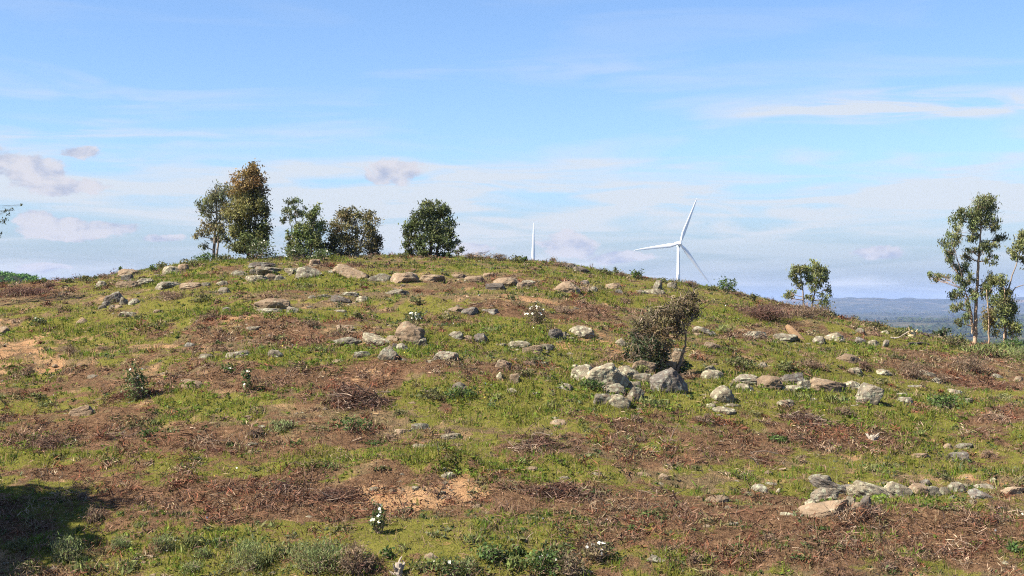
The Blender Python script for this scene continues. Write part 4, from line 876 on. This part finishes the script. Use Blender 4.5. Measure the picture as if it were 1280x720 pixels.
# ------------------------------------------------------------------ heaps of dead brush, logs, stumps, sticks
def brush(px, row, w, h, col, label, n=1):
    global SN
    SN += 1; rg = np.random.default_rng(900 + SN)
    b = ground_at(px, row); m = b[1] / FOC; W, H = w * m, h * m; D = min(W * .45, 1.6)
    o = thing('brush_pile', tuple(b), label, 'brush pile', 'heaps of dead brush')
    H *= .62
    cnt = int(800 * W * D ** .5 * n)
    def spot(k, f):
        x = rg.uniform(-.62, .62, k * 5); y = rg.uniform(-1.0, 1.0, k * 5); X = b[0] + x * W; Y = b[1] + D * .4 + y * D
        q = np.exp(-((x / .36) ** 2 + (y / .55) ** 2)); n = fbm(X * 1.1, Y * 1.6, 771, 3)
        kp = np.nonzero(rg.uniform(0, 1, k * 5) < q * np.clip((n - .36) * 5, .12, 1))[0][:k]; X, Y, q, n = X[kp], Y[kp], q[kp], n[kp]
        z = q * np.clip((n - .3) * 3, .1, 1) * rg.uniform(0, 1, len(X)) ** f
        return np.stack([X, Y, ground_z(X, Y) + z * H], -1) - b
    mixc = np.array([col, np.array(col) * .6, (.24, .19, .155), (.17, .10, .07)])
    G = Geo(); p = spot(cnt, .8); cnt = len(p); d = rg.normal(size=(cnt, 3)) * [1, .7, .30]; d /= np.linalg.norm(d, axis=1)[:, None]
    ln = rg.uniform(.12, .5, (cnt, 1)); G.ribbons(p - d * ln / 2, p + d * ln / 2, max(.006, .30 * m), mixc[rg.choice(4, cnt, p=[.45, .25, .12, .18])] * rg.uniform(.7, 1.5, (cnt, 1)), .14, rg)
    tag(link('dead_twigs', G.mesh('dead_twigs', M_TWIG), o), kind='stuff')
    B = Geo()
    for _ in range(int(2 + W * 1.2)):
        q = p[rg.integers(0, len(p))]; d = rg.normal(size=3) * [1, .6, .22]; d /= np.linalg.norm(d); L = rg.uniform(.35, .95); kx = rg.normal(0, .06, 3)
        t = np.linspace(-.5, .5, 5)[:, None]; B.tube(q + d * L * t + kx * (1 - 4 * t ** 2), np.linspace(.012, .004, 5), np.array([.24, .18, .14]) * rg.uniform(.5, 1.3), 5)
    tag(link('branches', B.mesh('branches', M_BARK), o), kind='stuff')
    L = Geo(); k = int(cnt * 1.2); p = spot(k, 1.0); k = len(p); L.leaves(p, .08, .03, np.array(col) * [1.1, .9, .8], .2, .4, rg); tag(link('dry_leaves', L.mesh('dry_leaves', M_LEAF), o), kind='stuff')
    return o


PB = (.130, .088, .070); RB = (.125, .066, .047); DB = (.095, .060, .047)
for q in [(440, 510, 118, 34, PB, 'great heap of dead brush in the middle left of the slope'), (690, 565, 120, 28, PB, 'heap of purplish twigs right of the flat white slab', .9), (700, 628, 96, 34, DB, 'dark red-brown brush heap right of the bare orange bank'), (90, 566, 180, 36, PB, 'long wide brush heap at the left edge above the green band'),
          (275, 568, 80, 18, RB, 'low reddish brush heap between green bands left of centre'), (1010, 532, 100, 22, PB, 'brown brush heap below the grass under the orange slab'), (850, 566, 80, 18, PB, 'thin brush heap in the brown band right of centre'), (1210, 696, 130, 32, RB, 'large red-brown brush heap in the lower right corner'),
          (940, 580, 70, 16, RB, 'small dark red brush heap above the domed ochre stone'), (820, 622, 70, 16, PB, 'brush heap left of the domed ochre stone'), (420, 632, 110, 20, DB, 'dark brush band left of the bare orange bank'), (1230, 545, 60, 26, RB, 'brush heap at the right edge above the lower stone row'), (330, 622, 110, 16, PB, 'thin brush scatter left along the brown band'),
          (1090, 665, 120, 22, PB, 'brush heap below the lower stone row'), (1235, 486, 90, 18, RB, 'brush heap at the right edge below the tallest eucalyptus'), (170, 498, 110, 14, RB, 'red-brown brush around the tall thin flowering bush')]: brush(*q)


def stick(px0, r0, px1, r1, rad, mt, label, name='stick', lift=.03, cat='stick', bend=.04, sides=7):
    a = ground_at(px0, r0); b = ground_at(px1, r1)
    if abs(a[1] - b[1]) > 2.5: b = at_depth(px1, r1, a[1])
    a = a + [0, 0, lift]; b = b + [0, 0, lift]; rg = np.random.default_rng(int(px0 * 7 + r0))
    t = np.linspace(0, 1, 9)[:, None]; q = a + (b - a) * t + rg.normal(0, bend, (1, 3)) * (4 * t * (1 - t)) + rg.normal(0, bend * .15, (9, 3))
    G = Geo(); G.tube(q, rad * np.linspace(1, .6, 9) * rg.uniform(.85, 1.15, 9), (1, 1, 1), sides)
    return tag(link(name, G.mesh(name, mt, a), None, tuple(a)), label, cat, 'fallen sticks and logs')


stick(868, 652, 917, 662, .016, M_BLEACH, 'pale fallen stick lying across the brown litter')
stick(586, 549, 612, 556, .013, M_BLEACH, 'thin pale stick right of the flat white slab')
stick(608, 590, 646, 589, .011, M_BLEACH, 'thin pale stick in the turf above the bare orange bank')
stick(1040, 649, 1067, 643, .015, M_BLEACH, 'pale stick lying at the foot of the tan slab')
stick(1113, 424, 1136, 416, .03, M_BLEACH, 'pale pole leaning against the pale cut stump', lift=.05)
stick(1136, 432, 1162, 433, .05, M_DARKWOOD, 'short charred log right of the pale cut stump', 'log', .06, 'log')
stick(1150, 421, 1166, 424, .09, M_DARKWOOD, 'charred black log on the crest right of the stump', 'log', .08, 'log')
stick(700, 640, 718, 628, .012, M_BLEACH, 'short crooked stick on the dark red-brown heap')
stick(585, 618, 640, 606, .015, M_DARKWOOD, 'dark bent branch right of the bare orange bank')
stick(1000, 652, 1012, 640, .01, M_BLEACH, 'splinter of pale wood left of the tan slab')


def stump(px, row, w, h, mt, label, name, seed, prongs=7, cat='stump', spread=.8):
    rg = np.random.default_rng(seed); b = ground_at(px, row); m = b[1] / FOC; W, H = w * m, h * m; G = Geo()
    t = np.linspace(0, 1, 7)[:, None]
    G.tube(np.array([0, 0, -.1]) + t * np.array([W * .05, 0, H * .7 + .1]), W * .26 * (1.15 - .5 * t[:, 0]) * rg.uniform(.85, 1.15, 7), (1, 1, 1), 9)
    for k in range(prongs):
        th = rg.uniform(0, 2 * np.pi); up = rg.uniform(.15, 1.0)
        e = np.array([np.cos(th) * W * .5 * spread, np.sin(th) * W * .35, H * up]); s = np.array([np.cos(th) * W * .12, np.sin(th) * W * .1, H * up * .4])
        mid = (s + e) / 2 + rg.normal(0, W * .07, 3)
        q = (1 - t) ** 2 * s + 2 * t * (1 - t) * mid + t ** 2 * e
        G.tube(q, W * .10 * (1.1 - .85 * t[:, 0]) * rg.uniform(.8, 1.2, 7), (1, 1, 1), 6)
    return tag(link(name, G.mesh(name, mt), None, tuple(b)), label, cat)


stump(497, 722, 26, 26, M_BLEACH, 'bleached forked stump at the bottom edge', 'stump', 3, 9)
stump(1090, 553, 19, 13, M_BLEACH, 'small bleached root standing in green grass on the right', 'root', 5, 8, 'root', 1.0)
stump(1139, 424, 20, 16, M_STUMP, 'pale yellow cut stump on the skyline at right', 'stump', 8, 7)
# broken orange trunk piece stuck in the slope
a = ground_at(1003, 424); e = at_depth(983, 403, a[1] + .2); G = Geo(); t = np.linspace(0, 1, 8)[:, None]
G.tube(a - [0, 0, .08] + (e - a) * t + np.array([.02, 0, -.03]) * (4 * t * (1 - t)), np.array([.11, .115, .12, .12, .115, .11, .09, .05]), (1, 1, 1), 9)
tag(link('log', G.mesh('log', M_LOG, a), None, tuple(a)), 'broken orange log sticking up from the right slope', 'log')

# ------------------------------------------------------------------ wind turbines
def turbine(px, row, Y, angle, yaw, label, blade_len=45.0):
    hub = at_depth(px, row, Y); gx, gy = hub[0], hub[1]
    gz = float(far_z(np.array([gx]), np.array([gy]))[0])
    o = thing('wind_turbine', (gx, gy, gz), label, 'wind turbine', 'wind turbines behind the hill'); hh = hub[2] - gz
    o.rotation_euler = (0, 0, yaw)
    T = Geo(); z = np.linspace(-1, hh - 1.6, 12); T.tube(np.stack([z * 0, z * 0 + 4.0, z], -1), np.linspace(2.3, 1.25, 12), (1, 1, 1), 24)
    link('tower', T.mesh('tower', M_WHITE, smooth=True), o)
    N = Geo(); prof = [(-1.2, .6, .8), (-.9, 1.5, 1.6), (2, 1.75, 1.9), (7, 1.7, 1.8), (9.2, 1.4, 1.4), (9.8, .7, .7)]
    th = (np.arange(16) + .5) / 16 * 2 * np.pi; ex = np.sign(np.cos(th)) * np.abs(np.cos(th)) ** .45; ez = np.sign(np.sin(th)) * np.abs(np.sin(th)) ** .45
    rings = np.array([[(hw * a_, y_ + 2.2, hh + hz * b_) for a_, b_ in zip(ex, ez)] for y_, hw, hz in prof]); k = len(prof); f = []
    for i in range(k - 1):
        for j in range(16): f.append((i * 16 + j, i * 16 + (j + 1) % 16, (i + 1) * 16 + (j + 1) % 16, (i + 1) * 16 + j))
    for ring in (0, k - 1):
        for j in range(0, 14, 2): f.append((ring * 16, ring * 16 + j + 1, ring * 16 + j + 2, ring * 16 + (j + 3) % 16))
    N.add(rings.reshape(-1, 3), f, (1, 1, 1)); link('nacelle', N.mesh('nacelle', M_WHITE, smooth=True), o)
    U = Geo(); U.tube(np.array([[0, 4.0, hh - 2.6], [0, 4.0, hh - 1.7]]), [1.9, 1.9], (1, 1, 1), 20); link('yaw_ring', U.mesh('yaw_ring', M_GREY, smooth=True), o)
    Hb = Geo(); yy = np.array([1.2, .6, -.2, -1.0, -1.7, -2.1]); Hb.tube(np.stack([yy * 0, yy, yy * 0 + hh], -1), [1.55, 1.7, 1.65, 1.3, .75, .1], (1, 1, 1), 20)
    hubo = link('hub', Hb.mesh('hub', M_WHITE, smooth=True), o)
    st = np.array([0, .04, .10, .2, .35, .55, .75, .9, .97, 1.0]); ch = np.array([1.9, 2.0, 2.9, 3.9, 3.3, 2.5, 1.8, 1.2, .7, .2]); tk = np.array([1.9, 1.9, 1.5, 1.0, .7, .5, .33, .2, .12, .05]); tw = np.radians([18, 18, 16, 12, 8, 5, 3, 1, 0, 0])
    th = np.arange(12) / 12 * 2 * np.pi; V = []
    for s, c, tt, w_ in zip(st, ch, tk, tw):
        sh = -.20 * (c - 1.9) if c > 1.9 else 0
        xx = np.cos(th) * c / 2 + sh; yv = np.sin(th) * tt / 2
        V.append(np.stack([xx * np.cos(w_) - yv * np.sin(w_), xx * np.sin(w_) + yv * np.cos(w_), np.full(12, 1.2 + s * blade_len)], -1))
    V = np.array(V); nb = len(st); f = []
    for i in range(nb - 1):
        for j in range(12): f.append((i * 12 + j, i * 12 + (j + 1) % 12, (i + 1) * 12 + (j + 1) % 12, (i + 1) * 12 + j))
    for ring in (0, nb - 1):
        for j in range(0, 10, 2): f.append((ring * 12, ring * 12 + j + 1, ring * 12 + j + 2, ring * 12 + (j + 3) % 12))
    B = Geo(); B.add(V.reshape(-1, 3), f, (1, 1, 1)); me = B.mesh('blade', M_WHITE, smooth=True)
    for i in range(3):
        bl = link('blade', me, hubo, (0, -.2, hh)); bl.rotation_euler = (0, math.radians(90 - (angle + 120 * i)), 0)
    return o


turbine(850, 304.5, 1290, 68.5, math.radians(14), 'white wind turbine whose rotor and tower stand clear of the hill', 43.5)
turbine(667, 331, 1500, 90, math.radians(4), 'wind turbine hidden by the hill except one upright white blade', 43.0)
turbine(1337, 300, 1420, 173, math.radians(10), 'wind turbine beyond the right edge, only a blade tip in view', 46.0)

# white house far down in the valley
hp = at_depth(1152, 397, 2900); hz = float(far_z(hp[:1], hp[1:2])[0])
ho = thing('farmhouse', (hp[0], hp[1], hz), 'tiny white farmhouse far down in the hazy valley', 'house'); ho.rotation_euler = (0, 0, .35)
G = Geo()
for x0, x1, y0, y1, z1 in ((-6, 6, -3.5, 3.5, 4.2), (6.01, 12, -3, 3, 3.1)):
    v = [(x, y, z) for z in (-2, z1) for x, y in ((x0, y0), (x1, y0), (x1, y1), (x0, y1))]
    G.add(v, [(0, 1, 5, 4), (1, 2, 6, 5), (2, 3, 7, 6), (3, 0, 4, 7), (4, 5, 6, 7)], (1, 1, 1))
link('wall', G.mesh('wall', M_WALL), ho); G = Geo()
for x0, x1, y0, y1, z1, r in ((-6.4, 6.4, -3.9, 3.9, 4.25, 1.6), (6.45, 12.3, -3.4, 3.4, 3.15, 1.2)):
    v = [(x0, y0, z1), (x1, y0, z1), (x1, y1, z1), (x0, y1, z1), (x0, 0, z1 + r), (x1, 0, z1 + r)]
    G.add(v, [(0, 1, 5, 4), (2, 3, 4, 5), (0, 4, 3, 3), (1, 2, 5, 5), (0, 3, 2, 1)][:2] + [(0, 3, 2, 1)], (1, 1, 1))
link('roof', G.mesh('roof', M_ROOF), ho)

# ------------------------------------------------------------------ ground cover that nobody could count
def scatter(n, seed, ylo=15.0, yhi=64.0, pw=1.0, margin=.44):
    """random points of the hillside in view, denser towards the camera"""
    rg = np.random.default_rng(seed)
    Y = (ylo ** (1 - pw) + rg.uniform(0, 1, n) * (yhi ** (1 - pw) - ylo ** (1 - pw))) ** (1 / (1 - pw)) if pw != 1 else ylo * (yhi / ylo) ** rg.uniform(0, 1, n)
    X = rg.uniform(-margin, margin, n) * Y
    return X, Y, rg


def on_ground(X, Y, dz=0.0): return np.stack([X, Y, ground_z(X, Y) + dz], -1)


def LUSH(X, Y):
    z = z_base(X, Y); px = 640 + FOC * X / Y; row = rowof(Y, z); q = 0
    for cx, cy, rx, ry in ((700, 495, 90, 34), (760, 490, 120, 30), (1000, 505, 70, 18), (1190, 510, 50, 18), (1120, 545, 90, 18), (590, 500, 60, 22), (180, 515, 90, 12), (240, 390, 40, 12), (300, 690, 200, 36), (600, 700, 120, 24), (430, 455, 90, 16), (900, 395, 40, 12), (1110, 445, 60, 10)):
        q = q + np.exp(-((px - cx) / rx) ** 2 - ((row - cy) / ry) ** 2)
    return q * .9


def cover_grass():
    X, Y, rg = scatter(660000, 31, pw=.55)
    g, b, s = cover(X, Y); tuft = fbm(X * 3.1, Y * 3.1, 301, 3)
    keep = rg.uniform(0, 1, len(X)) < np.clip((g - .22) * 1.5, 0, 1) * np.clip((tuft - .30) * 3.2, .08, 1)
    X, Y, g, tuft = X[keep], Y[keep], g[keep], tuft[keep]; n = len(X)
    p = on_ground(X, Y, -.01); hue = fbm(X * .6, Y * .45, 321, 4)[:, None]; dry = (rg.uniform(0, 1, (n, 1)) < .20)
    col = np.array([.180, .182, .032]) * (1 - hue) * 1.0 + np.array([.140, .175, .034]) * hue
    yel = np.clip((fbm(X * .9, Y * .7, 333, 3) - .5) * 4, 0, 1)[:, None]; col = col * (1 - yel * .55) + np.array([.25, .215, .055]) * yel * .55
    col = np.where(dry, np.array([.25, .19, .10]), col)
    lush = np.clip((fbm(X * .38, Y * .42, 355, 4) - .47) * 7 + LUSH(X, Y), 0, 1)[:, None]
    col = col * (1 - lush * .8) + np.array([.158, .178, .032]) * lush * .8
    olive = np.clip((.50 - fbm(X * 1.1, Y * .9, 366, 3)) * 5, 0, 1)[:, None] * (1 - lush); col = col * (1 - olive * .55) + np.array([.150, .125, .055]) * olive * .55
    dryp = rg.uniform(0, 1, (n, 1)) < .12 + .30 * (1 - lush); col = np.where(dryp, np.array([.25, .19, .105]), col)
    G = Geo(); G.blades(p, (.75 + .6 * lush[:, 0]) * (.034 + .13 * np.clip(tuft - .25, 0, 1) * (.5 + g)) * (1 + (Y - 20) / 90), .007 + .00032 * Y, col, .55, .3, rg)
    tag(link('grass', G.mesh('grass', M_GRASS)), 'short green grass in patches over the slope', None, None, 'stuff')
    # a collar of grass and straw round the stones
    rr = np.array(ROCK_AT); pick = np.repeat(np.arange(len(rr)), np.clip(rr[:, 2] * 100, 20, 120).astype(int)); n = len(pick); q = rr[pick]
    th = rg.uniform(0, 2 * np.pi, n); k = rg.uniform(.80, 1.35, n); X = q[:, 0] + np.cos(th) * q[:, 2] * .52 * k; Y = q[:, 1] + np.sin(th) * q[:, 3] * .55 * k
    g, b, s = cover(X, Y); cl = np.where(rg.uniform(0, 1, (n, 1)) < .25 + .5 * np.clip(b - g + .3, 0, 1)[:, None], np.array([.24, .18, .105]), np.array([.105, .135, .032]))
    G = Geo(); G.blades(on_ground(X, Y, -.01), .07 + .06 * fbm(X * 2, Y * 2, 377, 2), .009 + .0003 * Y, cl, .5, .35, rg)
    tag(link('stone_side_grass', G.mesh('stone_side_grass', M_GRASS)), 'grass and straw growing up round the stones', None, None, 'stuff')
    # longer lush tussocks
    X, Y, rg = scatter(26000, 41, pw=.6); g, b, s = cover(X, Y); tt = fbm(X * .8, Y * .6, 345, 3)
    keep = (g > .5) & (tt > .52); X, Y = X[keep], Y[keep]; rep = 13; n = len(X) * rep
    hh = np.repeat(rg.uniform(.06, .14, len(X)), rep); cl = np.repeat(np.array([.120, .165, .028]) * rg.uniform(.7, 1.35, (len(X), 1)) * rg.uniform(.85, 1.15, (len(X), 3)), rep, 0)
    Xr = np.repeat(X, rep) + rg.normal(0, .05, n); Yr = np.repeat(Y, rep) + rg.normal(0, .05, n)
    G = Geo(); G.blades(on_ground(Xr, Yr, -.01), hh, .008 + .0003 * Yr, cl, .5, .25, rg)
    tag(link('tussock_grass', G.mesh('tussock_grass', M_GRASS)), 'taller lush tufts among the short grass', None, None, 'stuff')
    # bleached straw
    X, Y, rg = scatter(150000, 43, pw=.6); g, b, s = cover(X, Y); keep = rg.uniform(0, 1, len(X)) < np.clip(.75 - s * .9, .05, .6)
    X, Y = X[keep], Y[keep]
    G = Geo(); G.blades(on_ground(X, Y, -.005), .12, .006 + .00022 * Y, np.array([.26, .19, .115]), .95, .4, rg)
    tag(link('dry_grass', G.mesh('dry_grass', M_GRASS)), 'bleached dry grass blades', None, None, 'stuff')


def cover_brush():
    X, Y, rg = scatter(150000, 51, pw=.65); g, b, s = cover(X, Y); cl = fbm(X * 1.3, Y * 1.1, 401, 3)
    keep = rg.uniform(0, 1, len(X)) < np.clip((b - .18) * 1.5, 0.03, 1) * np.clip((cl - .3) * 3, .1, 1); X, Y, b, cl = X[keep], Y[keep], b[keep], cl[keep]; n = len(X)
    p = on_ground(X, Y) + np.stack([X * 0, X * 0, rg.uniform(0, 1, n) ** 1.6 * (.03 + .20 * np.clip(cl - .35, 0, 1) * b * 2)], -1)
    d = rg.normal(size=(n, 3)) * [1, .8, .32]; d /= np.linalg.norm(d, axis=1)[:, None]; L = rg.uniform(.06, .30, (n, 1))
    hue = fbm(X * .5, Y * .4, 411, 3)[:, None]
    col = np.array([.150, .096, .064]) * (1 - hue) + np.array([.130, .056, .034]) * hue
    pale = rg.uniform(0, 1, (n, 1)) < .06; col = np.where(pale, np.array([.27, .205, .15]), col)
    G = Geo(); G.ribbons(p - d * L / 2, p + d * L / 2, .006 + .00028 * Y, col, .16, rg, .45)
    tag(link('brushwood', G.mesh('brushwood', M_TWIG)), 'dead twigs and brash lying in brown bands', None, None, 'stuff')
    X, Y, rg = scatter(240000, 53, pw=.65); g, b, s = cover(X, Y)
    keep = rg.uniform(0, 1, len(X)) < np.clip((b - .15) * 1.2 + .06, 0, .9); X, Y = X[keep], Y[keep]; n = len(X); hue = rg.uniform(0, 1, (n, 1))
    col = np.where(hue < .28, np.array([.13, .060, .038]), np.where(hue < .8, np.array([.145, .108, .078]), np.array([.27, .17, .10])))
    G = Geo(); G.leaves(on_ground(X, Y, .012), .055 + .0010 * Y, .020 + .0004 * Y, col, .0, .65, rg)
    tag(link('leaf_litter', G.mesh('leaf_litter', M_LEAF)), 'dry fallen leaves and bark scraps', None, None, 'stuff')


def cover_heath():
    X, Y, rg = scatter(12000, 91, pw=.6); g, b, s = cover(X, Y); cl = fbm(X * .9, Y * .7, 601, 3)
    keep = rg.uniform(0, 1, len(X)) < np.clip((b - .12) * 1.2 + .10 - s * .2, 0, 1) * np.clip((cl - .34) * 4, .12, 1); X, Y, b, cl = X[keep], Y[keep], b[keep], cl[keep]
    k = len(X); rep = 52; n = k * rep; R = rg.uniform(.10, .30, k) * (.7 + .7 * np.clip(b, 0, 1)); H = R * rg.uniform(.45, 1.15, k)
    q = rg.normal(size=(n, 3)); q /= np.linalg.norm(q, axis=1)[:, None]; q[:, 2] = np.abs(q[:, 2]); q *= rg.uniform(.3, 1, (n, 1))
    Rr = np.repeat(R, rep)[:, None]; Hr = np.repeat(H, rep)[:, None]
    Xr = np.repeat(X, rep) + q[:, 0] * Rr[:, 0]; Yr = np.repeat(Y, rep) + q[:, 1] * Rr[:, 0] * .8
    p = on_ground(Xr, Yr, 0); p[:, 2] += q[:, 2] * Hr[:, 0]
    hue = fbm(X * .45, Y * .4, 611, 3)[:, None]; r3 = rg.uniform(0, 1, (k, 1))
    col = np.where(r3 < .5, np.array([.125, .080, .058]), np.where(r3 < .72, np.array([.13, .054, .034]), np.where(r3 < .88, np.array([.115, .105, .050]), np.array([.22, .165, .115])))) * (.75 + .6 * hue)
    G = Geo(); G.leaves(p, .09 + .0015 * Yr, .006 + .00030 * Yr, np.repeat(col, rep, 0), -.35, .65, rg)
    tag(link('dead_heath', G.mesh('dead_heath', M_TWIG)), 'low dead heath and cut scrub in brown fuzzy bands', None, None, 'stuff')


def cover_weeds():
    X, Y, rg = scatter(9000, 61, pw=.6); g, b, s = cover(X, Y); w = fbm(X * .7, Y * .55, 501, 3)
    keep = (rg.uniform(0, 1, len(X)) < np.clip(.25 + g - s, 0, 1)) & (w > .44); X, Y = X[keep], Y[keep]; k = len(X); rep = 16; n = k * rep
    r = np.repeat(rg.uniform(.04, .13, k), rep)[:, None]; q = rg.normal(size=(n, 3)); q /= np.linalg.norm(q, axis=1)[:, None]; q[:, 2] = np.abs(q[:, 2])
    base = np.repeat(on_ground(X, Y), rep, 0); kind = rg.uniform(0, 1, (k, 1))
    col = np.where(kind < .45, np.array([.050, .078, .024]), np.where(kind < .75, np.array([.10, .115, .055]), np.array([.10, .088, .045]))) * rg.uniform(.75, 1.3, (k, 1))
    G = Geo(); G.leaves(base + q * r * rg.uniform(.5, 1, (n, 1)), .045 + .0010 * np.repeat(Y, rep), .02 + .0004 * np.repeat(Y, rep), np.repeat(col, rep, 0), -.2, .25, rg)
    tag(link('weeds', G.mesh('weeds', M_LEAF)), 'small leafy weeds dotted over the slope', None, None, 'stuff')
    X, Y, rg = scatter(60000, 62, pw=.6); w = fbm(X * .38, Y * .42, 355, 4); keep = (rg.uniform(0, 1, len(X)) < np.clip((w - .5) * 5 + LUSH(X, Y) - .15, 0, 1) * .5) & (cover(X, Y)[0] > .35)
    X, Y = X[keep], Y[keep]; k = len(X); rep = 5; n = k * rep; base = np.repeat(on_ground(X, Y), rep, 0) + rg.normal(0, .035, (n, 3)) * [1, 1, .3]
    base[:, 2] += np.repeat(rg.uniform(.02, .13, k) * np.clip(fbm(X * 1.6, Y * 1.4, 377, 2) * 1.6, .3, 1.3), rep)
    col = np.array([.100, .140, .026]) * np.repeat(rg.uniform(.65, 1.5, (k, 1)), rep, 0)
    G = Geo(); G.leaves(base, .045 + .0010 * base[:, 1], .018 + .0005 * base[:, 1], col, -.2, .3, rg)
    tag(link('green_herbs', G.mesh('green_herbs', M_GRASS)), 'lush leafy herbs in the greenest patches', None, None, 'stuff')
    # pebbles and broken stone
    X, Y, rg = scatter(5200, 67, pw=.8); g, b, s = cover(X, Y); cl = fbm(X * .6, Y * .4, 511, 3); keep = rg.uniform(0, 1, len(X)) < np.clip((cl - .42) * 3 + s * .4, .04, 1)
    X, Y = X[keep], Y[keep]; k = len(X); v, f = ICO[1]; rr = rg.uniform(.11, .25, k) ** 2 * rg.uniform(.7, 1.3, k)
    q = np.array(ROCK_AT); q = np.repeat(q[q[:, 2] > .40], 6, 0); th = rg.uniform(0, 6.28, len(q)); e = rg.uniform(.55, 1.0, len(q))
    X = np.r_[X, q[:, 0] + np.cos(th) * q[:, 2] * e]; Y = np.r_[Y, q[:, 1] + np.sin(th) * q[:, 3] * e]; rr = np.r_[rr, rg.uniform(.025, .085, len(q))]; k = len(X)
    P = on_ground(X, Y)[:, None] + v[None] * (rr[:, None] * rg.uniform(.6, 1.3, (k, 3)) * [1.3, 1.1, .7])[:, None] * (1 + rg.normal(0, .14, (k, len(v), 1)))
    me = np_mesh('pebbles', P.reshape(-1, 3), (np.arange(k)[:, None, None] * len(v) + f[None]).reshape(-1, 3), [ROCK['g'], ROCK['o'], ROCK['w']], None, False, np.repeat(rg.integers(0, 3, k), len(f)))
    tag(link('pebbles', me), 'pebbles and small broken stone', None, None, 'stuff')
    # single white and yellow flower heads in the turf
    X, Y, rg = scatter(420, 71, pw=.8); g, b, s = cover(X, Y); keep = g > .35; X, Y = X[keep], Y[keep]; n = len(X)
    col = np.where(rg.uniform(0, 1, (n, 1)) < .35, np.array([.80, .79, .74]), np.array([.55, .42, .06])); G = Geo()
    G.leaves(on_ground(X, Y, .09), .035, .03, col, -.3, .1, rg); tag(link('wildflowers', G.mesh('wildflowers', M_PETAL)), 'tiny white and yellow flowers in the turf', None, None, 'stuff')


cover_grass(); cover_brush(); cover_heath(); cover_weeds()

# ------------------------------------------------------------------ the air
def build_haze():
    m, t, out = mat('haze'); v = t.new('ShaderNodeVolumePrincipled')
    v.inputs['Color'].default_value = (.42, .58, 1.0, 1); v.inputs['Density'].default_value = HAZE; v.inputs['Anisotropy'].default_value = 0.0
    t.l.new(v.outputs[0], out.inputs['Volume'])
    x, y0, y1, z0, z1 = 9000, -120, 11000, -90, 106
    vv = [(a, b, c) for c in (z0, z1) for a, b in ((-x, y0), (x, y0), (x, y1), (-x, y1))]
    f = [(3, 2, 1, 0), (4, 5, 6, 7), (0, 1, 5, 4), (1, 2, 6, 5), (2, 3, 7, 6), (3, 0, 4, 7)]
    tag(link('haze', np_mesh('haze', vv, f, m)), 'thin blue haze over the valley', None, None, 'stuff')


HAZE = 0.000088
build_haze()
